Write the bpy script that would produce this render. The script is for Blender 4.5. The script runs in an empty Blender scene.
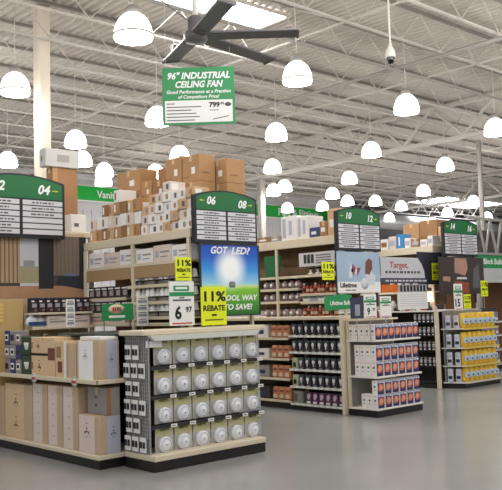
import bpy, bmesh, math, random
from mathutils import Matrix, Vector
random.seed(11)
PI = math.pi
SC = bpy.context.scene
COL = SC.collection
ORD = ['first', 'second', 'third', 'fourth', 'fifth', 'sixth', 'seventh', 'eighth', 'ninth', 'tenth', 'eleventh', 'twelfth']

# ------------------------------------------------------------------ materials
def lin(c):
    c = c / 255.0
    return c / 12.92 if c <= 0.04045 else ((c + 0.055) / 1.055) ** 2.4
def rgb(t):
    return (lin(t[0]), lin(t[1]), lin(t[2]), 1.0)
MATS = {}
def mat(name, col, rough=0.6, metal=0.0, emit=0.0, noise=0.0, scale=18.0, spec=0.4, stretch=None, bump=0.0):
    """procedural principled material; noise varies the colour of the thing itself (grain, wear, print)"""
    if name in MATS:
        return MATS[name]
    m = bpy.data.materials.new(name)
    m.use_nodes = True
    nt = m.node_tree
    b = nt.nodes['Principled BSDF']
    b.inputs['Base Color'].default_value = rgb(col)
    b.inputs['Roughness'].default_value = rough
    b.inputs['Metallic'].default_value = metal
    b.inputs['Specular IOR Level'].default_value = spec
    if emit:
        b.inputs['Emission Color'].default_value = rgb(col)
        b.inputs['Emission Strength'].default_value = emit
    if noise:
        tc = nt.nodes.new('ShaderNodeTexCoord')
        mp = nt.nodes.new('ShaderNodeMapping')
        if stretch:
            mp.inputs['Scale'].default_value = stretch
        nz = nt.nodes.new('ShaderNodeTexNoise')
        nz.inputs['Scale'].default_value = scale
        nz.inputs['Detail'].default_value = 4.0
        hs = nt.nodes.new('ShaderNodeMixRGB')
        c0 = [max(0.0, v * (1 - noise)) for v in rgb(col)[:3]] + [1]
        c1 = [min(1.0, v * (1 + noise)) for v in rgb(col)[:3]] + [1]
        hs.inputs[1].default_value = c0
        hs.inputs[2].default_value = c1
        nt.links.new(tc.outputs['Object'], mp.inputs['Vector'])
        nt.links.new(mp.outputs['Vector'], nz.inputs['Vector'])
        nt.links.new(nz.outputs['Fac'], hs.inputs[0])
        nt.links.new(hs.outputs[0], b.inputs['Base Color'])
        if bump:
            bp = nt.nodes.new('ShaderNodeBump')
            bp.inputs['Strength'].default_value = bump
            nt.links.new(nz.outputs['Fac'], bp.inputs['Height'])
            nt.links.new(bp.outputs['Normal'], b.inputs['Normal'])
    MATS[name] = m
    return m

def clear_plastic(name, alpha=0.25):
    if name in MATS:
        return MATS[name]
    m = bpy.data.materials.new(name)
    m.use_nodes = True
    b = m.node_tree.nodes['Principled BSDF']
    b.inputs['Base Color'].default_value = rgb((225, 228, 230))
    b.inputs['Roughness'].default_value = 0.15
    b.inputs['Alpha'].default_value = alpha
    MATS[name] = m
    return m

KRAFT = mat('kraft_cardboard', (176, 137, 97), 0.85, noise=0.10, scale=9)
KRAFT2 = mat('pale_kraft_cardboard', (205, 170, 130), 0.85, noise=0.08, scale=9)
KRAFT3 = mat('dark_kraft_cardboard', (152, 114, 80), 0.85, noise=0.10, scale=9)
WHITEBOX = mat('white_carton', (234, 231, 228), 0.7, noise=0.05, scale=14)
PINKBOX = mat('pinkish_white_carton', (220, 204, 196), 0.7, noise=0.04, scale=10)
BLUEGREY = mat('bluish_grey_carton', (178, 180, 196), 0.7, noise=0.04, scale=10)
TANBOX = mat('tan_printed_carton', (214, 186, 150), 0.7, noise=0.06, scale=8)
TAPE = mat('packing_tape_film', (206, 176, 134), 0.3)
INK = mat('black_ink', (24, 22, 24), 0.6)
GREYINK = mat('grey_ink', (92, 90, 92), 0.6)
WHITE = mat('white_print', (238, 238, 236), 0.55)
PAPER = mat('white_paper', (232, 231, 228), 0.6)
CREAM = mat('cream_painted_steel', (214, 202, 178), 0.5, noise=0.03, scale=6)
CREAMDARK = mat('tan_painted_steel', (190, 172, 140), 0.55, noise=0.05, scale=6)
BLACKST = mat('black_plinth_steel', (26, 24, 24), 0.45, noise=0.1, scale=8)
DARKST = mat('charcoal_steel', (46, 45, 48), 0.5)
WIRE = mat('silver_wire', (176, 176, 178), 0.4, metal=0.3)
PEG = mat('brown_pegboard', (120, 96, 72), 0.8, noise=0.08, scale=12)
GREYBACK = mat('grey_back_panel', (150, 146, 142), 0.7, noise=0.04, scale=6)
DARKBACK = mat('dark_back_panel', (62, 58, 56), 0.8, noise=0.1, scale=6)
SGREEN = mat('sign_green', (24, 104, 56), 0.5)
SGREEN2 = mat('bright_sign_green', (40, 142, 82), 0.5)
FRAME = mat('dark_sign_frame', (30, 32, 38), 0.5)
STRIP = mat('sign_strip_white', (206, 206, 212), 0.5)
YEL = mat('rebate_yellow', (226, 236, 30), 0.5)
ORANGEY = mat('arrow_yellow', (190, 190, 60), 0.5)
STEELW = mat('white_painted_steel', (214, 208, 200), 0.5, noise=0.04, scale=3)
STEELG = mat('grey_painted_steel', (150, 146, 140), 0.5, noise=0.05, scale=3)

# ------------------------------------------------------------------ mesh builder
class MB:
    def __init__(s):
        s.v = []; s.f = []; s.mi = []; s.mats = []; s.sm = []
    def _m(s, m):
        if m not in s.mats:
            s.mats.append(m)
        return s.mats.index(m)
    def add(s, verts, faces, m, smooth=False, M=None):
        o = len(s.v); k = s._m(m)
        for p in verts:
            s.v.append(tuple(M @ Vector(p)) if M is not None else tuple(p))
        for f in faces:
            s.f.append([i + o for i in f]); s.mi.append(k); s.sm.append(smooth)
        return s
    def box(s, x0, x1, y0, y1, z0, z1, m, M=None):
        v = [(x, y, z) for z in (z0, z1) for y in (y0, y1) for x in (x0, x1)]
        f = [(0, 2, 3, 1), (4, 5, 7, 6), (0, 1, 5, 4), (2, 6, 7, 3), (0, 4, 6, 2), (1, 3, 7, 5)]
        return s.add(v, f, m, M=M)
    def bev(s, x0, x1, y0, y1, z0, z1, m, b=0.006, M=None):
        """box with chamfered edges"""
        bm = bmesh.new()
        r = bmesh.ops.create_cube(bm, size=1.0)
        for p in bm.verts:
            p.co = Vector(((x0 + x1) / 2 + p.co.x * (x1 - x0), (y0 + y1) / 2 + p.co.y * (y1 - y0), (z0 + z1) / 2 + p.co.z * (z1 - z0)))
        b = min(b, 0.3 * min(x1 - x0, y1 - y0, z1 - z0))
        bmesh.ops.bevel(bm, geom=bm.edges[:], offset=b, segments=1, affect='EDGES', profile=0.5)
        bm.verts.index_update()
        vs = [p.co.copy() for p in bm.verts]; fs = [[q.index for q in f.verts] for f in bm.faces]
        bm.free()
        return s.add(vs, fs, m, M=M)
    def bar(s, p0, p1, w, m, h=None):
        """square bar between two points"""
        p0 = Vector(p0); p1 = Vector(p1); d = p1 - p0; L = d.length
        if L < 1e-6: return s
        q = d.to_track_quat('Z', 'Y').to_matrix().to_4x4()
        h = h or w
        return s.box(-w / 2, w / 2, -h / 2, h / 2, 0, L, m, M=Matrix.Translation(p0) @ q)
    def tube(s, p0, p1, r, m, n=8, r2=None, caps=True):
        p0 = Vector(p0); p1 = Vector(p1); d = p1 - p0
        q = d.to_track_quat('Z', 'Y').to_matrix().to_4x4()
        r2 = r if r2 is None else r2
        M = Matrix.Translation(p0) @ q; L = d.length
        v = []; f = []
        for k in range(n):
            a = 2 * PI * k / n
            v.append((r * math.cos(a), r * math.sin(a), 0)); v.append((r2 * math.cos(a), r2 * math.sin(a), L))
        for k in range(n):
            j = (k + 1) % n
            f.append((2 * k, 2 * j, 2 * j + 1, 2 * k + 1))
        s.add(v, f, m, smooth=True, M=M)
        if caps:
            o = len(s.v) - 2 * n; k0 = s._m(m)
            s.f.append([o + 2 * k for k in range(n)][::-1]); s.mi.append(k0); s.sm.append(False)
            s.f.append([o + 2 * k + 1 for k in range(n)]); s.mi.append(k0); s.sm.append(False)
        return s
    def lathe(s, prof, m, n=16, M=None, smooth=True, close=False):
        v = []; f = []
        for (r, z) in prof:
            for k in range(n):
                a = 2 * PI * k / n
                v.append((r * math.cos(a), r * math.sin(a), z))
        for i in range(len(prof) - 1):
            for k in range(n):
                j = (k + 1) % n
                f.append((i * n + k, i * n + j, (i + 1) * n + j, (i + 1) * n + k))
        if close:
            f.append(list(range(n))[::-1]); f.append([(len(prof) - 1) * n + k for k in range(n)])
        return s.add(v, f, m, smooth=smooth, M=M)
    def prism(s, poly, y0, y1, m, M=None):
        """polygon in XZ pulled along Y"""
        n = len(poly)
        v = [(x, y0, z) for x, z in poly] + [(x, y1, z) for x, z in poly]
        f = [list(range(n)), list(range(n, 2 * n))[::-1]]
        for k in range(n):
            j = (k + 1) % n
            f.append((k, k + n, j + n, j))
        return s.add(v, f, m, M=M)
    def build(s, name, parent=None, loc=(0, 0, 0), rz=0.0):
        me = bpy.data.meshes.new(name)
        me.from_pydata(s.v, [], s.f)
        for m in s.mats: me.materials.append(m)
        me.polygons.foreach_set('material_index', s.mi)
        me.polygons.foreach_set('use_smooth', s.sm)
        bm = bmesh.new(); bm.from_mesh(me)
        bmesh.ops.recalc_face_normals(bm, faces=bm.faces[:])
        bm.to_mesh(me); bm.free()
        me.update()
        o = bpy.data.objects.new(name, me)
        COL.objects.link(o)
        o.location = loc; o.rotation_euler = (0, 0, rz)
        if parent: o.parent = parent
        return o

def tag(o, label, cat, group=None):
    o['label'] = label; o['category'] = cat
    if group: o['group'] = group
    return o
def thing(name, label, cat, loc=(0, 0, 0), group=None, rz=0.0):
    o = bpy.data.objects.new(name, None); COL.objects.link(o)
    o.empty_display_size = 0.1
    o.location = loc; o.rotation_euler = (0, 0, rz)
    return tag(o, label, cat, group)
def struct(o):
    o['kind'] = 'structure'; return o
def dup(src, loc, label=None, rz=None, group=None, scale=None):
    """copy of a thing with copies of its parts and sub-parts"""
    r = src.copy(); COL.objects.link(r); r.location = loc
    if rz is not None: r.rotation_euler = (0, 0, rz)
    if scale is not None: r.scale = scale
    if label: r['label'] = label
    if group: r['group'] = group
    for ch in src.children:
        c = ch.copy(); COL.objects.link(c); c.parent = r
        for g in ch.children:
            d = g.copy(); COL.objects.link(d); d.parent = c
    return r
class Proto:
    """first call places the prototype itself, later calls place copies"""
    def __init__(s, root): s.root = root; s.used = False
    def put(s, loc, label, rz=0.0, group=None, scale=None):
        if not s.used:
            s.used = True
            o = s.root; o.location = loc; o.rotation_euler = (0, 0, rz); o['label'] = label
            if group: o['group'] = group
            if scale is not None: o.scale = scale
            return o
        return dup(s.root, loc, label, rz, group, scale if scale is not None else (1, 1, 1))

def text(name, body, size, loc, parent, m, face='-y', align='CENTER', bold=0.0, shear=0.0, width=None):
    """flat lettering turned into a mesh; face is the way it looks"""
    cu = bpy.data.curves.new(name, 'FONT')
    cu.body = body; cu.size = size; cu.align_x = align; cu.align_y = 'CENTER'
    cu.offset = bold * size; cu.shear = shear; cu.resolution_u = 2; cu.extrude = 0.0008
    t = bpy.data.objects.new(name + '_curve', cu); COL.objects.link(t)
    dg = bpy.context.evaluated_depsgraph_get()
    me = bpy.data.meshes.new_from_object(t.evaluated_get(dg))
    bpy.data.objects.remove(t); bpy.data.curves.remove(cu)
    if width:
        xs = [p.co.x for p in me.vertices]
        if xs:
            k = width / max(1e-6, max(xs) - min(xs))
            for p in me.vertices: p.co.x *= k
    R = Matrix.Rotation(PI / 2, 4, 'X')
    if face == '-x': R = Matrix.Rotation(-PI / 2, 4, 'Z') @ R
    me.transform(R)
    me.materials.clear(); me.materials.append(m)
    o = bpy.data.objects.new(name, me); COL.objects.link(o)
    o.location = loc
    if parent: o.parent = parent
    return o
# ------------------------------------------------------------------ camera
cam_d = bpy.data.cameras.new('camera'); cam = bpy.data.objects.new('camera', cam_d); COL.objects.link(cam)
R0 = Matrix(((0.73695, 0.02914, 0.67530), (-0.67525, 0.07600, 0.73367), (-0.03040, -0.99665, 0.07593)))  # world = R0 @ (right, down, forward)
right = R0.col[0].normalized(); fwd = R0.col[2].normalized()
up = -R0.col[1]; up = (up - up.dot(fwd) * fwd); up = (up - up.dot(right) * right).normalized()
cam.matrix_world = Matrix(((right[0], up[0], -fwd[0], 0), (right[1], up[1], -fwd[1], 0), (right[2], up[2], -fwd[2], 1.65), (0, 0, 0, 1)))
cam_d.sensor_width = 36.0; cam_d.lens = 36.0 * 815 / 502
cam_d.clip_end = 200
SC.camera = cam

# ------------------------------------------------------------------ setting
ZD = 7.1     # roof deck
m_floor = mat('polished_concrete', (153, 153, 152), 0.2, noise=0.12, scale=0.9, spec=0.5)
nt = m_floor.node_tree
mb = MB(); mb.box(-8, 62, -8, 28, -0.1, 0, m_floor); struct(mb.build('floor'))

m_deck = mat('roof_deck_paint', (194, 187, 179), 0.7, noise=0.05, scale=0.6)
mb = MB(); P = 0.17; x = -4.0; prof = []
while x < 62:
    prof += [(x, ZD), (x + 0.05, ZD), (x + 0.075, ZD + 0.045), (x + 0.145, ZD + 0.045)]; x += P
v = []; f = []
for i, (px, pz) in enumerate(prof):
    v += [(px, -6, pz), (px, 28, pz)]
for i in range(len(prof) - 1):
    f.append((2 * i, 2 * i + 1, 2 * i + 3, 2 * i + 2))
mb.add(v, f, m_deck); struct(mb.build('ceiling'))

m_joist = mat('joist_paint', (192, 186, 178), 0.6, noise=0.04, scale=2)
m_joist_d = mat('joist_chord_shade', (128, 122, 115), 0.6, noise=0.04, scale=2)  # darker copy of the joist colour, shadow painted onto the top chord
yj = 4.95; k = 0; JY = []
while yj < 27.5:
    JY.append(yj); yj += 1.27
for i, y in enumerate(JY):
    mb = MB()
    x0, x1 = 2.0, 46.0
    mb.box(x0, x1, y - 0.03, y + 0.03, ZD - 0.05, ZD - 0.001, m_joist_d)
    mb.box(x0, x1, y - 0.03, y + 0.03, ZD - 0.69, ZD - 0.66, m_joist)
    x = x0; upw = True
    while x < x1 - 0.5:
        a, b = (ZD - 0.66, ZD - 0.06) if upw else (ZD - 0.06, ZD - 0.66)
        mb.bar((x, y, a), (x + 0.62, y, b), 0.016, m_joist)
        x += 0.62; upw = not upw
    struct(mb.build('trim_%d' % (i + 1)))
# girder truss that carries the joists
def girder(x, n):
    mb = MB()
    z0, z1 = 6.0, ZD - 0.72
    mb.box(x - 0.07, x + 0.07, 2, 28, z0, z0 + 0.10, m_joist)
    mb.box(x - 0.07, x + 0.07, 2, 28, ZD - 0.16, ZD - 0.06, m_joist)
    y = 2.0; upw = True
    while y < 27.5:
        a, b = (z0 + 0.08, ZD - 0.1) if upw else (ZD - 0.1, z0 + 0.08)
        mb.bar((x, y, a), (x, y + 1.0, b), 0.06, m_joist); y += 1.0; upw = not upw
    struct(mb.build('trim_%d' % n))
girder(18.95, 40); girder(31.2, 41)
# bridging rods between the joists
for i, x in enumerate((10.4, 14.4, 23.0, 27.0)):
    mb = MB()
    mb.bar((x, 4.9, ZD - 0.68), (x, 27.5, ZD - 0.68), 0.03, m_joist)
    for q in range(len(JY) - 1):
        if q % 3 == 0:
            mb.bar((x, JY[q], ZD - 0.68), (x, JY[q + 1], ZD - 0.07), 0.025, m_joist)
    struct(mb.build('trim_%d' % (50 + i)))

# skylight set into the roof, plus an added glowing panel farther back
m_sky = mat('skylight_glow', (250, 252, 255), 0.4, emit=9.0)
def skylight(n, x0, x1, y0, y1):
    mb = MB()
    mb.box(x0, x1, y0, y1, ZD - 0.02, ZD - 0.004, m_sky)
    o = struct(mb.build('window_%d' % n))
    fr = MB()
    for a, b, c, d in ((x0 - .06, x1 + .06, y0 - .06, y0), (x0 - .06, x1 + .06, y1, y1 + .06), (x0 - .06, x0, y0, y1), (x1, x1 + .06, y0, y1)):
        fr.box(a, b, c, d, ZD - 0.05, ZD - 0.002, STEELW)
    fr.build('window_frame', o)
skylight(1, 7.9, 10.72, 10.45, 11.25)
skylight(2, 36.0, 42.0, 24.0, 26.5)  # glowing panel added for a bright white area far under the roof

# far wall with its green department band
m_wallw = mat('white_wall_panel', (206, 204, 206), 0.7, noise=0.03, scale=1.5)
m_wallg = mat('dark_wall_paint', (84, 80, 80), 0.8, noise=0.08, scale=0.5)
mb = MB(); mb.box(-8, 33, 28, 28.3, 0, ZD + 0.1, m_wallw)
mb.box(33, 62, 28, 28.3, 0, ZD + 0.1, m_wallg)
x = 8.0
while x < 33:
    mb.box(x, x + 0.1, 27.97, 28, 0, 5.7, m_wallw); x += 0.4
struct(mb.build('wall_far'))
mb = MB(); mb.box(62, 62.3, -8, 28.3, 0, ZD + 0.1, m_wallg); struct(mb.build('wall_right'))
m_green = mat('department_band_green', (18, 170, 60), 0.5, noise=0.15, scale=0.35)
def band(name, label, x0, x1, word, wx, size, zb=6.05):
    t = thing(name, label, 'sign', (x0, 27.9, zb))
    mb = MB(); mb.box(0, x1 - x0, -0.06, 0.03, 0, 0.56, m_green); mb.build('panel', t)
    mb = MB(); mb.box(0, x1 - x0, -0.09, 0.03, -0.06, 0, PAPER); mb.box(0, x1 - x0, -0.09, 0.03, 0.56, 0.60, PAPER); mb.build('edge_trim', t)
    text('lettering', word, size, (wx - x0, -0.07, 0.26), t, WHITE, bold=0.02)
band('department_sign', 'long green sign on the far wall reading Vanities above cardboard boxes', 12.5, 20.5, 'Vanities', 18.0, 0.40)
band('department_sign', 'long green sign on the far wall reading Pipe & Fittings', 25.2, 32.5, 'Pipe & Fittings', 28.9, 0.5, 5.92)

# building columns
def column(n, x, y, w, z1, m):
    mb = MB(); mb.bev(x - w / 2, x + w / 2, y - w / 2, y + w / 2, 0, z1, m, 0.03)
    return struct(mb.build('trim_%d' % n))
m_col = mat('column_paint', (218, 206, 190), 0.55, noise=0.02, scale=1.0)
column(60, 6.93, 12.86, 0.235, ZD, m_col)
column(61, 18.95, 20.0, 0.22, 6.0, STEELG)
column(62, 21.3, 13.0, 0.13, ZD - 0.7, STEELG)

# round duct along the back, sprinkler pipe
mb = MB(); mb.tube((30, 26.5, 5.9), (58, 26.5, 5.9), 0.4, mat('galvanised_duct', (206, 206, 208), 0.35, metal=0.4), n=16); struct(mb.build('trim_70'))
mb = MB(); mb.tube((2, 9.55, 6.2), (46, 9.55, 6.2), 0.03, STEELG); struct(mb.build('trim_71'))
mb = MB(); mb.tube((13.0, 5, 6.3), (13.0, 27.5, 6.3), 0.04, STEELG); struct(mb.build('trim_72'))

# ------------------------------------------------------------------ lamps
m_dome = mat('prismatic_lamp_bowl', (255, 253, 248), 0.3, emit=3.2)
def make_lamp():
    t = thing('bell_lamp', 'lamp', 'ceiling lamp')
    mb = MB(); n = 32
    prof = [(0.235, 0.0), (0.25, 0.03), (0.245, 0.10), (0.225, 0.19), (0.19, 0.27), (0.14, 0.33), (0.085, 0.365)]
    v = []; f = []
    for (r, z) in prof:
        for k in range(n):
            rr = r * (1.0 + (0.018 if k % 2 else -0.018)); a = 2 * PI * k / n
            v.append((rr * math.cos(a), rr * math.sin(a), z))
    for i in range(len(prof) - 1):
        for k in range(n):
            j = (k + 1) % n
            f.append((i * n + k, i * n + j, (i + 1) * n + j, (i + 1) * n + k))
    mb.add(v, f, m_dome, smooth=True); mb.build('lamp_bowl', t)
    mb = MB(); mb.lathe([(0.25, 0.05), (0.262, 0.055), (0.262, 0.07), (0.25, 0.075)], STEELG, 24); mb.build('rim_ring', t)
    mb = MB(); mb.lathe([(0.09, 0.36), (0.10, 0.37), (0.10, 0.43), (0.07, 0.47), (0.02, 0.49)], STEELG, 14, close=True); mb.build('ballast_housing', t)
    mb = MB(); mb.tube((0, 0, 0.48), (0, 0, ZD - 0.42 - 5.36 + 0.38), 0.008, STEELW, 6); mb.build('hanging_rod', t)
    return Proto(t)
LAMPS = [
 (6.29, 9.09, 'large white bell lamp hanging just left of the dark ceiling fan'),
 (6.30, 12.62, 'white bell lamp hanging left of the tall cream column'),
 (9.71, 9.28, 'white bell lamp hanging under the right end of a fan blade'),
 (13.0, 9.49, 'white bell lamp hanging below and right of the black dome camera'),
 (12.65, 12.8, 'white bell lamp on a long white cord below the fan blade tips'),
 (16.13, 12.92, 'white bell lamp just under the long roof girder'),
 (12.4, 16.01, 'white bell lamp hanging directly above the topmost brown cartons'),
 (9.4, 15.93, 'white bell lamp just right of the tall cream column, the larger one'),
 (10.76, 17.91, 'small half hidden bell lamp behind the lamp beside the cream column'),
 (19.68, 13.12, 'white bell lamp right of the girder lamp, above the right hand shelves'),
 (15.67, 16.05, 'white bell lamp hanging beside the thin grey post in the middle'),
 (19.14, 16.23, 'white bell lamp hanging below the middle of the long girder'),
 (9.28, 19.03, 'white bell lamp just above the left end of aisle sign 04'),
 (16.42, 9.58, 'white bell lamp at the right edge of the photo'),
 (12.13, 19.05, 'upper of two bell lamps above the Vanities sign'),
 (12.97, 20.43, 'lower of two bell lamps, touching the top of the Vanities sign'),
 (13.42, 18.45, 'bell lamp half hidden behind the brown cartons on the high shelf'),
 (18.59, 18.51, 'small bell lamp right of the thin grey post, the farther of two'),
 (18.92, 19.37, 'small bell lamp tucked against the thin grey post'),
 (21.29, 18.85, 'small bell lamp left of the one above sign 10 12'),
 (23.3, 19.89, 'small bell lamp hanging right above aisle sign 10 12'),
 (22.82, 22.6, 'bell lamp hanging in front of the Pipe & Fittings sign'),
 (23.61, 21.45, 'tiny bell lamp at the right end of the Pipe & Fittings sign'),
 (24.28, 19.35, 'tiny bell lamp above and right of aisle sign 10 12'),
 (23.58, 16.66, 'small bell lamp above the stocked top shelf of the right hand rack'),
 (26.56, 19.86, 'tiny bell lamp above the blue carton on the right hand rack'),
 (29.58, 22.81, 'tiny low bell lamp behind the right side of aisle sign 10 12'),
 (33.15, 22.98, 'tiny low bell lamp left of aisle sign 14 16'),
 (30.33, 20.22, 'tiny bell lamp touching the top of aisle sign 14 16'),
 (27.85, 17.36, 'bell lamp above the right shoulder of aisle sign 14 16'),
 (33.67, 20.29, 'tiny bell lamp right of the thin grey post at far right'),
 (9.62, 13.12, 'bell lamp half hidden behind the ceiling fan price sign'),
]
pl = make_lamp()
bulb = bpy.data.lights.new('lamp_bulb', 'POINT'); bulb.energy = 88; bulb.shadow_soft_size = 0.2; bulb.color = (1.0, 0.98, 0.95)
for x, y, lab in LAMPS:
    s = 1.08 if (x < 8 and y < 10) else 1.0
    o = pl.put((x, y, 5.36), lab, group='bell lamps under the roof', scale=(s, s, 1.0))
    l = bpy.data.objects.new('lamp_bulb', bulb); COL.objects.link(l); l.location = (x, y, 5.33)
for x in (-0.4, 2.95, 6.3, 9.7, 13.0, 16.4):
    for y in (-0.6, 2.7, 6.0):
        l = bpy.data.objects.new('lamp_bulb', bulb); COL.objects.link(l); l.location = (x, y, 5.33)
for x, y in ((19.8, 9.6), (23, 13.2), (27, 13.4), (2.95, 9.3), (2.95, 12.6), (2.95, 16), (6.3, 16), (6.3, 19.4), (6.3, 22.5), (16, 22.5), (19.5, 24.5)):
    l = bpy.data.objects.new('lamp_bulb', bulb); COL.objects.link(l); l.location = (x, y, 5.33)

w = bpy.data.worlds.new('world'); SC.world = w; w.use_nodes = True
w.node_tree.nodes['Background'].inputs[0].default_value = (0.95, 0.97, 1.0, 1)
w.node_tree.nodes['Background'].inputs[1].default_value = 0.55
SC.view_settings.view_transform = 'Standard'; SC.view_settings.look = 'None'; SC.view_settings.gamma = 1.0
SC.view_settings.use_curve_mapping = False; SC.view_settings.exposure = 0.0

# ------------------------------------------------------------------ ceiling fan
t = thing('ceiling_fan', 'large dark grey industrial ceiling fan with long flat blades', 'ceiling fan', (6.2, 7.62, 5.0))
FD = mat('fan_graphite', (88, 86, 88), 0.45, noise=0.05, scale=5)
mb = MB(); mb.lathe([(0.02, -0.09), (0.13, -0.08), (0.15, -0.03), (0.15, 0.03), (0.10, 0.06), (0.10, 0.20), (0.07, 0.24), (0.02, 0.25)], FD, 20, close=True); mb.build('motor_hub', t)
mb = MB(); mb.tube((0, 0, 0.24), (0, 0, ZD - 5.0 - 0.66), 0.035, STEELW, 10); mb.build('down_rod', t)
for a, L, wdt in ((-112, 1.16, 0.2), (-43, 1.24, 0.2), (7, 1.42, 0.2), (70, 1.05, 0.24)):
    Mr = Matrix.Rotation(math.radians(a), 4, 'Z') @ Matrix.Rotation(math.radians(-9), 4, 'X')
    mb = MB()
    mb.bev(0.13, L, -wdt / 2, wdt / 2, -0.018, 0.014, FD, 0.008, M=Mr)
    mb.bev(0.05, 0.26, -0.06, 0.06, -0.03, -0.018, FD, 0.006, M=Mr)
    mb.bev(L, L + 0.03, -wdt / 2 - 0.01, wdt / 2 + 0.01, -0.03, 0.02, FD, 0.006, M=Mr)
    mb.build('blade', t)
mb = MB(); mb.tube((0, 0, 0.12), (-1.6, 0.9, ZD - 5.0 - 0.66), 0.008, FD, 6); mb.build('guy_wire', t)

# price sign hung below the fan, turned to face the aisle
Pc = Vector((0, 0, 1.65)) + 10.4 * (fwd + right * ((198.6 - 251) / 815) - up * ((96.0 - 245) / 815))
t = thing('hanging_price_sign', 'green and white hanging sign pricing the 96 inch industrial ceiling fan', 'sign', Pc, rz=math.radians(-42.7))
t.scale = (1.05, 1.0, 1.02)
SW, SH = 0.88, 0.73
GSG = mat('fan_sign_green', (54, 140, 86), 0.5)
mb = MB(); mb.box(-SW / 2, SW / 2, -0.008, 0.008, -SH / 2, SH / 2, GSG); mb.build('panel', t)
mb = MB(); mb.box(-SW / 2 + .03, SW / 2 - .03, -0.011, -0.0085, -SH / 2 + .03, -0.055, PAPER); mb.build('price_panel', t)
text('lettering', '96" INDUSTRIAL', 0.115, (0, -0.012, 0.255), t, WHITE, bold=0.03, shear=0.25, width=0.76)
text('lettering', 'CEILING FAN', 0.115, (0, -0.012, 0.145), t, WHITE, bold=0.03, shear=0.25, width=0.58)
text('lettering', 'Good Performance at a Fraction', 0.062, (0, -0.012, 0.052), t, WHITE, bold=0.02, shear=0.2, width=0.78)
text('lettering', 'of Competitors Price!', 0.062, (0, -0.012, -0.012), t, WHITE, bold=0.02, shear=0.2, width=0.5)
text('lettering', '799', 0.085, (0.19, -0.013, -0.12), t, INK, bold=0.04, width=0.13)
text('lettering', '99', 0.042, (0.285, -0.013, -0.105), t, INK, bold=0.04)
mb = MB(); mb.lathe([(0.0, 0), (0.04, 0.0), (0.04, 0.002), (0, 0.002)], GREYINK, 16, M=Matrix.Translation((0.355, -0.012, -0.115)) @ Matrix.Rotation(PI / 2, 4, 'X') @ Matrix.Scale(0.65, 4, (0, 1, 0))); mb.build('badge', t)
mb = MB()
for i, L in enumerate((0.10, 0.42, 0.30, 0.36, 0.40, 0.34)):
    z = -0.095 - i * 0.042
    mb.box(-SW / 2 + .05, -SW / 2 + .05 + L, -0.0125, -0.011, z - 0.006, z + 0.006, GREYINK)
mb.bar((0.17, -0.012, -0.30), (0.36, -0.012, -0.265), 0.007, INK)
mb.box(0.13, 0.24, -0.0125, -0.011, -0.19, -0.182, INK)
mb.build('small_print', t)
mb = MB()
mb.tube((-SW / 2 + .05, 0, SH / 2), (-SW / 2 + .05, 0, ZD - Pc.z - 0.05), 0.003, STEELW, 5)
mb.tube((SW / 2 - .05, 0, SH / 2), (SW / 2 - .05, 0, ZD - Pc.z - 0.05), 0.003, STEELW, 5); mb.build('hanging_wire', t)

# dome security camera on a drop pole
t = thing('security_camera', 'white domed security camera with black lens hanging on a thin pole', 'security camera', (10.09, 7.62, 5.42))
t.scale = (.74, .74, 1.0)
mb = MB(); mb.tube((0, 0, 0.22), (0, 0, ZD - 5.42), 0.022, STEELW, 10); mb.build('drop_pole', t)
mb = MB(); mb.lathe([(0.03, 0.26), (0.05, 0.20), (0.085, 0.16), (0.105, 0.10), (0.105, 0.04), (0.08, 0.035)], STEELW, 18); mb.build('housing', t)
mb = MB(); mb.lathe([(0.085, 0.045), (0.082, 0.0), (0.06, -0.045), (0.03, -0.066), (0.0, -0.07)], mat('smoked_dome', (22, 20, 22), 0.1), 18); mb.build('lens_dome', t)

# small framed panel fixed under a joist beside the fan
t = thing('joist_panel', 'small dark panel with a white frame fixed under the roof joist beside the fan', 'panel', (8.71, 11.24, 6.26))
mb = MB(); mb.box(-.11, .11, -.02, .02, -.055, .055, DARKST); mb.build('panel', t)
mb = MB()
for a, b, c, d in ((-.14, -.11, -.08, .08), (.11, .14, -.08, .08), (-.14, .14, .055, .08), (-.14, .14, -.08, -.055)): mb.box(a, b, -.03, .025, c, d, STEELW)
mb.build('frame', t)
mb = MB(); mb.tube((-.08, 0, .08), (-.08, 0, .15), .008, STEELW, 6); mb.tube((.08, 0, .08), (.08, 0, .15), .008, STEELW, 6); mb.build('hanger', t)
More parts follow.
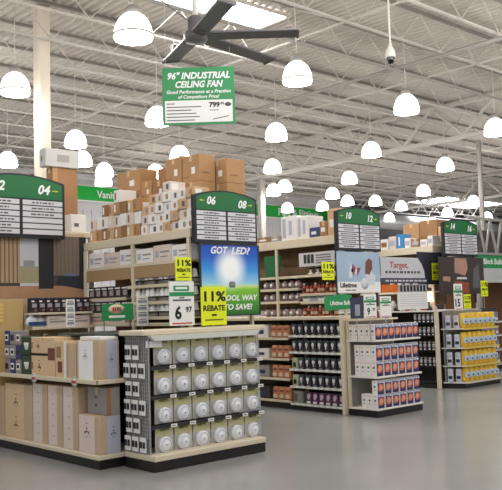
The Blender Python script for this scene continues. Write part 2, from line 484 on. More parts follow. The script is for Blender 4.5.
# ------------------------------------------------------------------ signs
def aisle_sign(label, xc, y, w, zt, zb, left, right, post_z, narrow=None):
    """black framed board with an arched green header and two columns of listing strips"""
    t = thing('aisle_sign', label, 'aisle sign', (xc, y, zb), 'green topped aisle signs')
    h = zt - zb; hw = w / 2; arch = 0.075 * w; fr = 0.03 * w
    def arc(off):
        return [((hw - off) * (1 - 2 * k / 14.0), h - off * 0.6 + arch * (1 - (1 - 2 * k / 14.0) ** 2)) for k in range(15)]
    mb = MB(); mb.prism([(-hw, 0), (hw, 0)] + arc(0), -0.03, 0.03, FRAME); mb.build('frame', t)
    hb = h * 0.70
    mb = MB(); mb.prism([(-hw + fr, hb), (hw - fr, hb)] + arc(fr), -0.034, -0.031, SGREEN); mb.build('header_panel', t)
    nz = (hb + h + arch * 0.6) / 2
    if left: text('lettering', left, 0.135 * w, (-hw * 0.50, -0.036, nz), t, WHITE, bold=0.03, shear=0.25)
    if right: text('lettering', right, 0.135 * w, (hw * 0.50, -0.036, nz - 0.02), t, WHITE, bold=0.03, shear=0.25)
    if left:
        mb = MB(); mb.prism([(-hw * .86, nz), (-hw * .78, nz + .016 * w), (-hw * .78, nz + .006 * w), (-hw * .70, nz + .006 * w), (-hw * .70, nz - .006 * w), (-hw * .78, nz - .006 * w), (-hw * .78, nz - .016 * w)], -0.037, -0.0345, ORANGEY); mb.build('arrow', t)
    if right:
        mb = MB(); mb.prism([(hw * .86, nz - .02), (hw * .78, nz - .004), (hw * .78, nz - .014), (hw * .70, nz - .014), (hw * .70, nz - .026), (hw * .78, nz - .026), (hw * .78, nz - .036)], -0.037, -0.0345, ORANGEY); mb.build('arrow', t)
    rows = 6; rh = (hb - fr * 1.4) / rows
    for c in (-1, 1):
        xa, xb = (-hw + fr, -fr * 0.6) if c < 0 else (fr * 0.6, hw - fr)
        for r in range(rows):
            z1 = hb - fr * 0.5 - r * rh; z0 = z1 - rh + 0.012 * w
            s = MB(); s.box(xa, xb, -0.036, -0.031, z0, z1, STRIP); so = s.build('listing_strip', t)
            if label.find('04') >= 0 and c > 0 and r > 2: continue
            s = MB(); L = (xb - xa) * random.uniform(0.42, 0.8); m = (xa + xb) / 2; zc = (z0 + z1) / 2
            k = m - L / 2
            while k < m + L / 2:
                ww = random.uniform(0.02, 0.06) * w
                s.box(k, min(k + ww, m + L / 2), -0.038, -0.0362, zc - rh * .13, zc + rh * .13, GREYINK); k += ww + 0.012 * w
            s.build('small_print', so)
    mb = MB()
    for sx in (-hw * 0.9, hw * 0.9): mb.box(sx - .02, sx + .02, 0.03, 0.06, post_z - zb, h * 0.8, DARKST)
    mb.build('mounting_post', t)
    return t
aisle_sign('aisle sign numbered 04 standing above the room scene mural at left', 4.995, 9.90, 1.29, 3.40, 2.65, '02', '04', 2.66)
aisle_sign('aisle sign numbered 06 and 08 standing above the GOT LED poster', 6.485, 7.5, 1.0, 3.0, 2.43, '06', '08', 2.44)
aisle_sign('aisle sign numbered 10 and 12 above the pale blue pictured poster', 9.82, 8.2, 1.04, 3.07, 2.47, '10', '12', 1.6)
aisle_sign('aisle sign numbered 14 and 16 above the dark brown poster', 13.88, 9.0, 1.18, 3.16, 2.52, '14', '16', 1.6)
aisle_sign('aisle sign far behind sign 10 12, only its right edge showing', 13.0, 11.0, 1.1, 3.5, 2.8, '', '18', 2.9)

def rebate(label, xc, y, z0, w, h, stem=0.0, words=True):
    t = thing('rebate_sign', label, 'price sign', (xc, y, z0), 'yellow rebate signs')
    mb = MB(); mb.box(-w / 2, w / 2, -0.004, 0.004, 0, h, YEL); mb.build('card', t)
    text('lettering', '11%', h * 0.36, (0, -0.006, h * 0.74), t, INK, bold=0.03, width=w * 0.86)
    text('lettering', 'REBATE', h * 0.2, (0, -0.006, h * 0.44), t, INK, bold=0.03, width=w * 0.86)
    mb = MB()
    mb.box(-w * .1, w * .1, -0.006, -0.0045, h * .24, h * .29, INK)
    mb.box(-w * .36, w * .36, -0.006, -0.0045, h * .12, h * .16, mat('olive_print', (120, 124, 30), 0.6)); mb.build('small_print', t)
    if stem:
        mb = MB(); mb.tube((0, 0.012, -stem), (0, 0.012, h * .6), 0.006, WIRE, 6); mb.build('stem', t)
    return t
def price_card(label, xc, y, z0, w, h, big, small, stem=0.0, green=True):
    t = thing('price_sign', label, 'price sign', (xc, y, z0), 'white price cards')
    mb = MB(); mb.box(-w / 2, w / 2, -0.004, 0.004, 0, h, PAPER); mb.build('card', t)
    mb = MB()
    mb.box(-w * .33, w * .3, -0.006, -0.0045, h * .78, h * .90, SGREEN2)
    mb.box(-w * .25, w * .22, -0.0068, -0.0062, h * .82, h * .87, WHITE)
    mb.box(-w * .5, w * .5, -0.006, -0.0045, h * .66, h * .755, SGREEN2); mb.build('green_header', t)
    if big: text('lettering', big, h * 0.40, (-w * .16, -0.006, h * .27), t, INK, bold=0.03)
    if small: text('lettering', small, h * 0.17, (w * .27, -0.006, h * .35), t, INK, bold=0.03)
    mb = MB()
    mb.box(-w * .36, w * .36, -0.006, -0.0045, h * .55, h * .59, GREYINK); mb.box(-w * .1, w * .1, -0.006, -0.0045, h * .61, h * .64, GREYINK)
    mb.box(-w * .4, w * .4, -0.006, -0.0045, h * .03, h * .06, mat('red_print', (190, 50, 40), 0.6)); mb.build('small_print', t)
    if stem:
        mb = MB(); mb.tube((0, 0.012, -stem), (0, 0.012, h * .6), 0.006, WIRE, 6); mb.build('stem', t)
    return t
price_card('tall white price card reading 6 97 above the smoke alarm display', 5.48, 7.1, 1.475, 0.34, 0.48, '6', '97', 0.027)
rebate('smaller yellow rebate card right above the 6 97 price card', 5.56, 7.16, 1.965, 0.22, 0.26, 0.512)
rebate('large yellow rebate card overlapping the corner of the GOT LED poster', 5.935, 7.1, 1.46, 0.37, 0.43, 0.012)
rebate('small yellow rebate card hanging beside the pale blue pictured poster', 9.1, 8.2, 2.02, 0.27, 0.27)
rebate('yellow rebate card right of the curved white poster with red word', 13.27, 9.19, 2.06, 0.2, 0.33)
rebate('yellow rebate card just right of the 15 price card', 13.6, 8.72, 1.50, 0.24, 0.27, 0.02)
rebate('yellow rebate card right of the dark brown poster, above the yellow packs', 14.22, 8.72, 1.72, 0.24, 0.31, 0.24)
price_card('small white price card reading 15 above the yellow packs', 13.27, 8.7, 1.47, 0.28, 0.50, '15', '', 0.01)
price_card('white price card reading 9 97 above the boxed endcap', 9.34, 7.62, 1.44, 0.28, 0.34, '9', '97', 0.33)
price_card('plain white price card with green header beside the orange and black strip', 9.70, 7.62, 1.44, 0.26, 0.31, '', '', 0.33)
t = thing('picture_card', 'dark photo card left of the 9 97 price card', 'price sign', (9.04, 7.62, 1.44))
mb = MB(); mb.box(-.14, .14, -0.004, 0.004, 0, 0.30, mat('dark_photo_blue', (54, 54, 78), 0.5, noise=0.5, scale=9)); mb.build('card', t)
mb = MB(); mb.bev(-.05, .06, -0.007, -0.0045, 0.04, 0.2, mat('photo_grey', (150, 150, 160), 0.5, noise=0.3, scale=20), 0.002); mb.build('printed_photo', t)
mb = MB(); mb.tube((0, 0.012, -0.33), (0, 0.012, 0.2), 0.006, WIRE, 6); mb.build('stem', t)

# posters under the aisle signs
def led_material():
    m = bpy.data.materials.new('led_poster_print'); m.use_nodes = True; nt = m.node_tree
    b = nt.nodes['Principled BSDF']; b.inputs['Roughness'].default_value = 0.35
    tc = nt.nodes.new('ShaderNodeTexCoord'); sx = nt.nodes.new('ShaderNodeSeparateXYZ'); nt.links.new(tc.outputs['Object'], sx.inputs[0])
    rz = nt.nodes.new('ShaderNodeMapRange'); rz.inputs[1].default_value = 0.0; rz.inputs[2].default_value = 0.86; nt.links.new(sx.outputs['Z'], rz.inputs[0])
    cr = nt.nodes.new('ShaderNodeValToRGB'); e = cr.color_ramp.elements
    e[0].position = 0.0; e[0].color = rgb((30, 96, 30)); e[1].position = 1.0; e[1].color = rgb((14, 66, 168))
    for p, c in ((0.16, (70, 150, 36)), (0.36, (130, 196, 50)), (0.40, (196, 226, 130)), (0.44, (150, 205, 236)), (0.62, (60, 150, 226)), (0.82, (24, 92, 196))):
        n = cr.color_ramp.elements.new(p); n.color = rgb(c)
    nt.links.new(rz.outputs[0], cr.inputs[0])
    vs = nt.nodes.new('ShaderNodeVectorMath'); vs.operation = 'DISTANCE'; vs.inputs[1].default_value = (0.0, 0, 0.56); nt.links.new(tc.outputs['Object'], vs.inputs[0])
    g = nt.nodes.new('ShaderNodeMapRange'); g.inputs[1].default_value = 0.08; g.inputs[2].default_value = 0.31; g.inputs[3].default_value = 1.0; g.inputs[4].default_value = 0.0; g.interpolation_type = 'SMOOTHSTEP'
    nt.links.new(vs.outputs['Value'], g.inputs[0])
    mx = nt.nodes.new('ShaderNodeMixRGB'); mx.inputs[2].default_value = rgb((250, 253, 255))
    nt.links.new(g.outputs[0], mx.inputs[0]); nt.links.new(cr.outputs[0], mx.inputs[1]); nt.links.new(mx.outputs[0], b.inputs['Base Color'])
    return m
t = thing('poster', 'bright blue and green poster reading GOT LED with a glowing bulb', 'poster', (6.52, 7.47, 1.565))
mb = MB(); mb.box(-.46, .46, -0.006, 0.006, 0, 0.845, led_material()); mb.build('printed_sheet', t)
mb = MB()
for a, b, c, d in ((-.48, -.46, 0, .845), (.46, .48, 0, .845), (-.48, .48, .845, .86), (-.48, .48, -.015, 0)): mb.box(a, b, -0.012, 0.01, c, d, DARKST)
mb.build('frame', t)
text('lettering', 'GOT', 0.12, (-0.19, -0.008, 0.775), t, WHITE, bold=0.03, shear=0.3, width=0.27)
text('lettering', 'LED?', 0.12, (0.16, -0.008, 0.775), t, WHITE, bold=0.03, shear=0.3, width=0.31)
text('lettering', 'COOL WAY', 0.095, (0.12, -0.008, 0.2), t, WHITE, bold=0.03, shear=0.2, width=0.60)
text('lettering', 'TO SAVE!', 0.095, (0.1, -0.008, 0.09), t, WHITE, bold=0.03, shear=0.2, width=0.46)
mb = MB(); mb.lathe([(0.0, 0), (.04, 0.0), (.055, .03), (.05, .06), (.03, .075), (.0, .075)], mat('bulb_print_grey', (120, 130, 130), 0.5), 12, M=Matrix.Translation((0.02, -0.009, 0.33)) @ Matrix.Scale(0.06, 4, (0, 1, 0))); mb.build('bulb_print', t)

t = thing('poster', 'pale blue poster with pink and brown figures under aisle sign 10 12', 'poster', (9.8, 8.19, 1.82))
PB = mat('pale_blue_print', (160, 182, 204), 0.4, noise=0.18, scale=3.5)
mb = MB(); mb.box(-.51, .51, -0.006, 0.006, 0, 0.635, PB); mb.build('printed_sheet', t)
mb = MB(); mb.box(-.51, .51, -0.0075, -0.0062, 0, 0.17, PAPER); mb.build('caption_panel', t)
mb = MB(); PK = mat('pink_print', (150, 70, 100), 0.5); BR = mat('brown_print', (120, 72, 60), 0.5); GW = mat('cloud_print', (206, 210, 218), 0.5)
for k in range(4): mb.prism([(-.26 + .07 * k, .24 + .05 * ((k * 2) % 3)), (-.2 + .07 * k, .22 + .04 * k), (-.14 + .06 * k, .34 + .05 * (k % 2)), (-.2 + .05 * k, .48 - .03 * k)], -0.008, -0.0065, PK if k % 2 else GW)
mb.prism([(.14, .30), (.24, .28), (.32, .38), (.32, .5), (.24, .54), (.16, .48)], -0.0085, -0.0066, BR)
mb.prism([(.18, .12), (.36, .12), (.40, .26), (.28, .34), (.14, .28)], -0.0082, -0.0076, GW)
mb.lathe([(0, 0), (.09, 0), (.09, .1), (0, .1)], GW, 14, M=Matrix.Translation((.12, -0.0065, .14)) @ Matrix.Scale(0.02, 4, (0, 1, 0)) @ Matrix.Rotation(PI / 2, 4, 'X')); mb.build('printed_figures', t)
text('lettering', 'Lifetime', 0.1, (-0.27, -0.009, 0.115), t, INK, bold=0.03, width=0.38)
mb = MB(); mb.box(-.33, -.22, -0.009, -0.0077, .035, .05, GREYINK); mb.box(-.2, -.1, -0.009, -0.0077, .035, .05, GREYINK); mb.build('small_print', t)

t = thing('poster', 'dark brown photo poster under aisle sign 14 16', 'poster', (13.88, 8.99, 1.78))
mb = MB(); mb.box(-.78, .78, -0.006, 0.006, 0, 0.72, mat('dark_room_print', (62, 52, 50), 0.45, noise=0.35, scale=3.0)); mb.build('printed_sheet', t)
mb = MB(); SK = mat('terracotta_print', (150, 74, 54), 0.5, noise=0.3, scale=9); PE = mat('peach_print', (176, 134, 120), 0.5, noise=0.25, scale=6)
mb.prism([(-.28, .02), (.22, .02), (.22, .22), (-.28, .26)], -0.008, -0.0065, SK)
mb.prism([(-.26, .42), (.1, .36), (.2, .5), (.16, .70), (-.24, .70)], -0.008, -0.0065, PE)
mb.prism([(.36, .1), (.62, .12), (.6, .6), (.4, .5)], -0.008, -0.0065, mat('grey_drape_print', (96, 94, 98), 0.5))
mb.prism([(-.2, .29), (.16, .29), (.14, .33), (-.18, .33)], -0.008, -0.0065, GW)
mb.prism([(-.66, .26), (-.42, .24), (-.42, .34), (-.66, .34)], -0.008, -0.0065, PE); mb.build('printed_figures', t)

# curved white poster with the red word, on the rack face that looks down the aisle
t = thing('poster', 'white poster with a curved right edge and a red word, above the boxed endcap', 'poster', (11.62, 9.2, 1.88))
t.scale = (1.13, 1.0, 1.0)
mb = MB()
arc = [(1.17, 0.22), (1.15, .36), (1.08, .49), (.98, .60)]
mb.prism([(0, .22)] + arc + [(0, .60)], -0.006, 0.006, mat('poster_silver', (200, 200, 206), 0.5, noise=0.06, scale=3)); mb.build('printed_sheet', t)
mb = MB(); mb.box(0, 1.2, -0.008, 0.006, .12, .22, mat('slate_print', (72, 74, 88), 0.5)); mb.build('caption_bar', t)
text('lettering', 'Target.', 0.155, (0.47, -0.008, 0.455), t, mat('red_word', (176, 84, 90), 0.5), bold=0.02, width=0.5)
mb = MB()
x = .1
while x < 1.02:
    ww = random.uniform(.04, .11); mb.box(x, x + ww, -0.0085, -0.0062, .305, .35, GREYINK); x += ww + .03
x = .1
while x < 1.1:
    ww = random.uniform(.05, .12); mb.box(x, x + ww, -0.0105, -0.0085, .155, .185, STRIP); x += ww + .03
mb.build('small_print', t)
mb = MB()
mb.box(1.0, 1.9, 0.02, 0.03, .1, .72, mat('navy_header', (44, 46, 58), 0.5)); mb.build('backing_panel', t)
mb = MB()
mb.box(0, .42, -0.008, 0.006, -.04, .10, mat('orange_strip', (224, 110, 40), 0.5, noise=0.4, scale=14)); mb.box(.42, 1.2, -0.008, 0.006, -.04, .10, mat('silver_strip', (170, 170, 176), 0.5))
for k in range(8): mb.box(.47 + .09 * k, .525 + .09 * k, -0.010, -0.0082, -.03, .085, INK)
mb.build('swatch_strip', t)
mb = MB(); mb.box(.40, 1.22, -0.004, 0.006, -.36, -.04, PAPER)
for k in range(6):
    mb.box(.46, 1.14, -0.006, -0.0045, -.10 - .04 * k, -.085 - .04 * k, STRIP)
mb.build('price_sheet', t)

# two tall white placards, green logo tag and green tag
def placard(label, x, y, z0, w, h, stem):
    t = thing('placard', label, 'price sign', (x, y, z0), 'narrow white placards')
    mb = MB(); mb.box(-w / 2, w / 2, -0.004, 0.004, 0, h, PAPER); mb.build('card', t)
    mb = MB(); 
    for k in range(4):
        z = h * (.08 + .235 * k); mb.box(-w * .38, w * .38, -0.006, -0.0045, z, z + h * .10, mat('placard_photo', (150, 150, 160), 0.5, noise=0.4, scale=30)); mb.box(-w * .3, w * .3, -0.006, -0.0045, z + h * .13, z + h * .155, INK)
    mb.build('small_print', t)
    mb = MB(); mb.tube((0, 0.01, -stem), (0, 0.01, h * .5), 0.006, WIRE, 6); mb.build('stem', t)
placard('narrow white placard left of the green tag with oval logo', 5.03, 8.7, 1.48, 0.12, 0.33, 0.07)
placard('narrow white placard right of the green tag with oval logo', 5.865, 8.4, 1.46, 0.17, 0.36, 0.05)
t = thing('hanging_tag', 'green tag with a cream oval logo standing on two wires', 'sign', (5.505, 8.4, 1.54))
mb = MB(); mb.box(-.225, .225, -0.004, 0.004, 0, .20, SGREEN2); mb.build('card', t)
mb = MB(); mb.lathe([(0, 0), (.115, 0), (.115, .002), (0, .002)], mat('cream_logo', (226, 206, 180), 0.5), 24, M=Matrix.Translation((-0.02, -0.0045, .135)) @ Matrix.Scale(0.5, 4, (0, 0, 1)) @ Matrix.Rotation(PI / 2, 4, 'X'))
for k in range(4): mb.box(-.08 + .032 * k, -.056 + .032 * k, -0.009, -0.0068, .11, .16, (mat('red_print', (190, 50, 40)), GREYINK)[k > 1])
mb.build('oval_logo', t)
mb = MB(); mb.box(-.13, .1, -0.006, -0.0045, .03, .06, WHITE); mb.build('small_print', t)
mb = MB(); mb.tube((-.19, 0.01, -.13), (-.19, 0.01, .1), 0.006, DARKST, 6); mb.tube((.18, 0.01, -.13), (.18, 0.01, .1), 0.006, DARKST, 6); mb.build('stem', t)
t = thing('hanging_tag', 'rounded green tag with white words below the pale blue poster', 'sign', (9.28, 8.18, 1.56))
mb = MB(); mb.prism([(-.31, .0), (.31, .02), (.31, .23), (.1, .245), (-.24, .22), (-.31, .18)], -0.004, 0.004, SGREEN2); mb.build('card', t)
text('lettering', 'Lifetime Bulb', 0.09, (0.04, -0.006, .11), t, WHITE, bold=0.02, width=0.46)
mb = MB(); mb.tube((-.2, 0.01, -.05), (-.2, 0.01, .1), 0.006, DARKST, 6); mb.build('stem', t)

# ------------------------------------------------------------------ room scene mural on the end of the first rack
t = thing('mural', 'large printed mural of a dim room with wood slats and dark curtains', 'mural', (4.5, 9.99, 1.86))
mb = MB(); mb.box(0, 1.53, -0.006, 0.006, 0, 0.84, mat('mural_dusk_print', (66, 62, 64), 0.5, noise=0.2, scale=3)); mb.build('printed_sheet', t)
mb = MB(); WD = mat('mural_wood_print', (172, 144, 114), 0.5, noise=0.12, scale=4, stretch=(8, 1, .5)); WD2 = mat('mural_wood_groove_print', (104, 84, 66), 0.5)
mb.box(0.0, .53, -0.008, -0.0062, .2, .84, WD)
for k in range(9): mb.box(.02 + .058 * k, .035 + .058 * k, -0.009, -0.0081, .2, .84, WD2)
mb.build('printed_wood', t)
mb = MB(); mb.box(1.0, 1.42, -0.008, -0.0062, .3, .84, mat('mural_grey_slats_print', (112, 102, 92), 0.5))
for k in range(7): mb.box(1.01 + .06 * k, 1.025 + .06 * k, -0.009, -0.0081, .3, .84, WD2)
mb.build('printed_slats', t)
mb = MB(); mb.box(.53, .80, -0.008, -0.0062, .16, .84, mat('mural_sky_print', (196, 196, 206), 0.5)); mb.box(.53, .80, -0.009, -0.0081, .2, .42, mat('mural_meadow_print', (158, 150, 116), 0.5, noise=0.15, scale=9))
mb.box(.58, .74, -0.010, -0.0091, .40, .50, mat('mural_town_print', (146, 146, 148), 0.5, noise=0.2, scale=14)); mb.build('printed_window', t)
mb = MB(); mb.box(.80, 1.02, -0.009, -0.0062, .12, .84, mat('mural_curtain_print', (40, 38, 44), 0.5)); mb.build('printed_curtain', t); mb = MB(); mb.box(1.42, 1.53, -0.009, -0.0062, .2, .84, mat('mural_curtain_print', (40, 38, 44))); mb.build('printed_curtain', t)
mb = MB(); mb.box(0, 1.53, -0.0085, -0.0062, 0, .16, mat('mural_floor_print', (168, 128, 98), 0.5, noise=0.2, scale=5))
mb.prism([(1.05, .18), (1.53, .1), (1.53, .3), (1.1, .28)], -0.0105, -0.0086, mat('mural_table_print', (40, 44, 56), 0.5)); mb.prism([(1.16, .30), (1.36, .29), (1.40, .33), (1.2, .335)], -0.0105, -0.0092, mat('mural_slate_print', (96, 110, 130), 0.5))
mb.prism([(0, .04), (.06, .04), (.06, .42), (0, .45)], -0.0105, -0.0086, mat('mural_chair_print', (62, 44, 34), 0.5)); mb.build('printed_furniture', t)
# ------------------------------------------------------------------ cartons
def carton(label, x0, x1, y0, y1, z0, z1, m, group=None, tape='end', mark=None, name='cardboard_box', rz=0.0):
    """one closed box: body, packing tape, printed marks"""
    cx, cy = (x0 + x1) / 2, (y0 + y1) / 2
    a, b, h = (x1 - x0) / 2, (y1 - y0) / 2, z1 - z0
    mb = MB(); mb.bev(-a, a, -b, b, 0, h, m, 0.005)
    o = mb.build(name, None, (cx, cy, z0), rz); tag(o, label, 'box', group)
    if tape:
        mb = MB()
        mb.box(-a - .0015, a + .0015, -.025, .025, h - .0005, h + .0015, TAPE)
        mb.box(-a - .0015, -a - .0003, -.025, .025, h - min(.08, h * .3), h, TAPE); mb.box(a + .0003, a + .0015, -.025, .025, h - min(.08, h * .3), h, TAPE)
        mb.build('packing_tape', o)
    if mark:
        mb = MB()
        for (f, u0, u1, w0, w1, mm) in mark:      # f: face, fractions along the face
            if f == 'x': mb.box(-a - .003, -a - .0004, b - 2 * b * u1, b - 2 * b * u0, h * w0, h * w1, mm)
            else: mb.box(-a + 2 * a * u0, -a + 2 * a * u1, -b - .003, -b - .0004, h * w0, h * w1, mm)
        mb.build('printed_label', o)
    return o
def icon(f, u, w, s, asp):
    """small lamp pictogram printed on a box: stem, arms and shades"""
    k = s * asp
    return [(f, u - .06 * k, u + .06 * k, w, w + .9 * s, INK), (f, u - .5 * k, u + .5 * k, w + .25 * s, w + .38 * s, INK), (f, u - .62 * k, u - .34 * k, w - .1 * s, w + .28 * s, INK),
            (f, u + .34 * k, u + .62 * k, w - .1 * s, w + .28 * s, INK), (f, u - .2 * k, u + .2 * k, w + .8 * s, w + 1.0 * s, INK), (f, u - .3 * k, u + .3 * k, w - .55 * s, w - .45 * s, GREYINK), (f, u - .3 * k, u + .3 * k, w + 1.6 * s, w + 1.75 * s, GREYINK)]

# ------------------------------------------------------------------ low island with boxed light fixtures
t = thing('low_shelf_unit', 'low two tier shelf of boxed light fixtures at lower left', 'shelf', (4.62, 7.46, 0))
mb = MB(); mb.bev(0.03, 1.28, 0.03, 2.4, 0, .10, BLACKST, .01); mb.build('plinth', t)
mb = MB(); mb.bev(0, 1.28, 0, 2.4, .10, .15, CREAM, .008); mb.build('base_deck', t)
mb = MB(); mb.box(.0, .66, 0.0, 2.4, .895, .92, CREAM); mb.bev(-.02, 0, -.02, 2.4, .885, .935, CREAM, .006); mb.bev(-.02, .34, -.02, 0, .885, .935, CREAM, .006); mb.build('shelf', t)
mb = MB(); mb.box(.66, .69, 0, 2.4, .15, 1.36, DARKBACK); mb.build('back_panel', t)
mb = MB(); mb.bev(.24, 1.28, 0.0, 1.26, 1.385, 1.41, mat('dark_green_top', (52, 64, 60), 0.4), .006); mb.build('top_board', t)
for y in (0.02, 1.24, 2.36):
    mb = MB(); mb.bev(.655, .70, y - .02, y + .02, .10, 1.385, CREAM, .006); mb.build('upright', t)
RT = mat('red_tag_print', (178, 70, 60), 0.5)
for y in (.42, 1.33):
    mb = MB(); Mx = Matrix.Translation((-.026, y, .90)) @ Matrix.Rotation(-PI / 2, 4, 'Y')
    mb.lathe([(0, 0), (.06, 0), (.06, .004), (0, .004)], PAPER, 20, M=Mx); mb.lathe([(.045, .0045), (.054, .0045)], GREYINK, 20, M=Mx)
    mb.box(-.0325, -.0305, y - .04, y + .04, .885, .915, RT); mb.build('round_price_tag', t)
G = 'boxed light fixtures on the low island shelf'
ISL = mat('island_kraft', (194, 170, 142), 0.8, noise=0.07, scale=9)
carton('tan carton at the very left edge of the low island bottom shelf', 4.66, 5.2, 9.70, 9.84, .15, .76, ISL, G)
carton('large pale tan carton with two rows of lamp drawings, bottom shelf left', 4.66, 5.2, 8.97, 9.68, .15, .80, ISL, G, mark=[('x', .02, .72, .01, .99, TANBOX), *icon('x', .42, .64, .10, 1.2), *icon('x', .42, .22, .10, 1.2)])
for i, (y0, y1, lab) in enumerate(((8.61, 8.955, 'first'), (8.27, 8.595, 'second'), (7.925, 8.255, 'third'))):
    carton('tall narrow carton with a white front strip, %s of three in a row' % lab, 4.66, 5.2, y0, y1, .15, .83, ISL, G, mark=[('x', .06, .66, .01, .99, PINKBOX)] + [('x', .36, .43, w, w + .02, RT) for w in (.15, .32, .5, .68, .84)])
carton('corner carton with a white lamp label, end of the bottom shelf', 4.65, 4.91, 7.48, 7.90, .15, .55, ISL, G, mark=[('x', .04, .78, .01, .99, PINKBOX), ('y', .36, .98, .01, .99, BLUEGREY), *icon('x', .4, .52, .16, 1.2), *icon('y', .66, .5, .12, 1.6)])
carton('grey fronted carton set back on top of the corner carton', 4.74, 4.91, 7.48, 7.86, .551, .84, GREYBACK, G, mark=[('y', .0, .32, 0, 1, KRAFT3), ('x', .4, .5, .3, .4, GREYINK), ('x', .4, .5, .6, .7, GREYINK)])
carton('upper of two beige cartons stacked on the island top shelf', 4.66, 5.1, 8.42, 8.98, 1.186, 1.37, TANBOX, G, mark=[('x', .0, .07, .3, .7, KRAFT3), *icon('x', .3, .4, .2, .5), ('x', .72, 1, .0, .35, mat('maroon_print', (120, 70, 60), .6))])
carton('lower of two beige cartons stacked on the island top shelf', 4.66, 5.1, 8.42, 8.98, .92, 1.185, TANBOX, G, mark=[('x', .0, .08, .3, .6, KRAFT3), *icon('x', .35, .35, .2, .5), ('x', 0, .72, .9, 1.0, INK), ('x', .72, 1, .72, 1, mat('maroon_print', (120, 70, 60), .6))])
carton('beige carton with small brown photos beside the two stacked beige cartons', 4.66, 5.1, 8.16, 8.40, .92, 1.33, TANBOX, G, mark=[('x', .1, .5, .55, .85, KRAFT3), ('x', .2, .6, .15, .45, mat('maroon_print', (120, 70, 60), .6)), ('x', .8, 1, 0, 1, PAPER)])
carton('plain tan carton behind the white lamp label carton on the top shelf', 4.66, 5.1, 7.96, 8.14, .92, 1.31, ISL, G)
carton('top shelf corner carton with a large white lamp label', 4.66, 4.91, 7.48, 7.94, .92, 1.345, ISL, G, mark=[('x', .10, .74, .01, .99, WHITE), ('y', .34, .9, .01, .99, BLUEGREY), *icon('x', .4, .58, .10, 1.3), *icon('y', .6, .5, .08, 1.8)])
carton('thin flat white box lying across the top shelf corner carton', 4.68, 4.90, 7.48, 7.9, 1.346, 1.384, WHITEBOX, G, tape=None)
# small stock at the left end of the island top shelf
G = 'small packs at the left end of the island'
DBL = mat('dark_blue_pack', (50, 60, 104), 0.5, noise=0.3, scale=30); BWP = mat('mixed_pack_print', (150, 140, 140), 0.6, noise=0.5, scale=30)
k = 0
for r, z0 in enumerate((.92, 1.12, 1.3)):
    for c in range(3):
        y0 = 9.36 + c * .15
        m = (BWP, DBL, BWP)[(r + c) % 3]
        mb = MB(); mb.bev(-.06, .06, -.068, .068, 0, .175, m, .01); o = mb.build('small_pack', None, (4.74, y0, z0 if r == 0 else z0 - .02 * r - .005 * r))
        o.location.z = .92 + r * .176
        tag(o, 'small printed pack at the left edge, %s layer up, %s from the right' % (ORD[r], ORD[c]), 'packet', G)
        mb = MB(); mb.box(-.0625, -.0605, -.045, .045, .05, .13, (PAPER, WHITE, DBL)[(r * 2 + c) % 3]); mb.box(-.064, -.0626, -.03, .03, .07, .11, INK); mb.build('printed_label', o)
GRN = mat('dark_green_pack', (46, 66, 44), 0.5, noise=0.3, scale=20)
for r in range(2):
    mb = MB(); mb.bev(-.07, .07, -.12, .12, 0, .23, GRN, .012); o = mb.build('gift_pack', None, (4.74, 9.14, .92 + r * .231))
    tag(o, 'dark green box with a white cup picture, %s of two stacked' % ('lower', 'upper')[r], 'box', G)
    mb = MB(); mb.lathe([(.035, 0), (.05, .08), (.048, .085)], WHITE, 14, M=Matrix.Translation((-.055, -.03, .07)), close=True); mb.build('cup_picture', o)

# smoke alarm display at the end of the island
t = thing('display_endcap', 'wire grid endcap hung with white smoke alarm packs on a black base', 'display rack', (4.93, 6.9, 0))
W = 1.56
mb = MB(); mb.bev(0, W, 0.0, .54, 0, .105, BLACKST, .01); mb.build('plinth', t)
mb = MB(); mb.bev(-.0, W, -.01, .54, .105, .165, CREAM, .008); mb.build('base_deck', t)
mb = MB(); mb.box(.04, W + .02, .46, .48, .165, 1.37, DARKBACK); mb.build('back_panel', t)
mb = MB(); mb.bev(-.06, W + .12, .08, .53, 1.385, 1.44, CREAM, .01); mb.build('top_shelf', t)
mb = MB(); mb.prism([(.06, 1.33), (W - .06, 1.33), (W, 1.385), (0, 1.385)], .03, .09, mat('grey_white_cover', (206, 208, 202), .5)); mb.build('shelf_cover', t)
def wire_grid(x, y0, y1, z0, z1, step=.04, r=.0035):
    mb = MB(); y = y0
    while y <= y1 + .001: mb.box(x - r, x + r, y - r, y + r, z0, z1, WIRE); y += step
    z = z0
    while z <= z1 + .001: mb.box(x - r, x + r, y0, y1, z - r, z + r, WIRE); z += step
    return mb
wire_grid(.02, .10, .53, .17, 1.37).build('wire_side_grid', t)
wire_grid(W + .02, .10, .53, .17, 1.37).build('wire_side_grid', t)
mb = MB(); mb.box(.03, .036, .10, .53, .17, 1.37, GREYBACK); mb.build('side_panel', t)
mb = MB(); mb.bev(.0, .2, .10, .115, 1.26, 1.33, PAPER, .003); mb.build('header_card', t)
CX = [.245 + .252 * k for k in range(6)]; RZ = [1.17, .865, .56, .255]
for z in RZ:
    mb = MB(); mb.box(.05, W, .10, .13, z - .145, z - .108, DARKST); mb.build('label_rail', t)
    for c in CX:
        mb = MB(); mb.box(c + .02, c + .10, .060, .064, z - .138, z - .105, PAPER); mb.box(c + .03, c + .08, .0585, .0598, z - .125, z - .118, INK); mb.build('price_tag', t)
        mb = MB(); mb.tube((c, .46, z + .135), (c, .10, z + .135), .004, WIRE, 5); mb.tube((c, .10, z + .135), (c, .085, z + .15), .004, WIRE, 5); mb.build('peg_hook', t)
p = thing('smoke_alarm_pack', 'x', 'smoke alarm', (0, 0, 0))
CARDY = mat('yellow_green_card', (200, 192, 148), 0.6, noise=0.12, scale=9); CARDW = mat('grey_card', (190, 187, 180), 0.6, noise=0.1, scale=20)
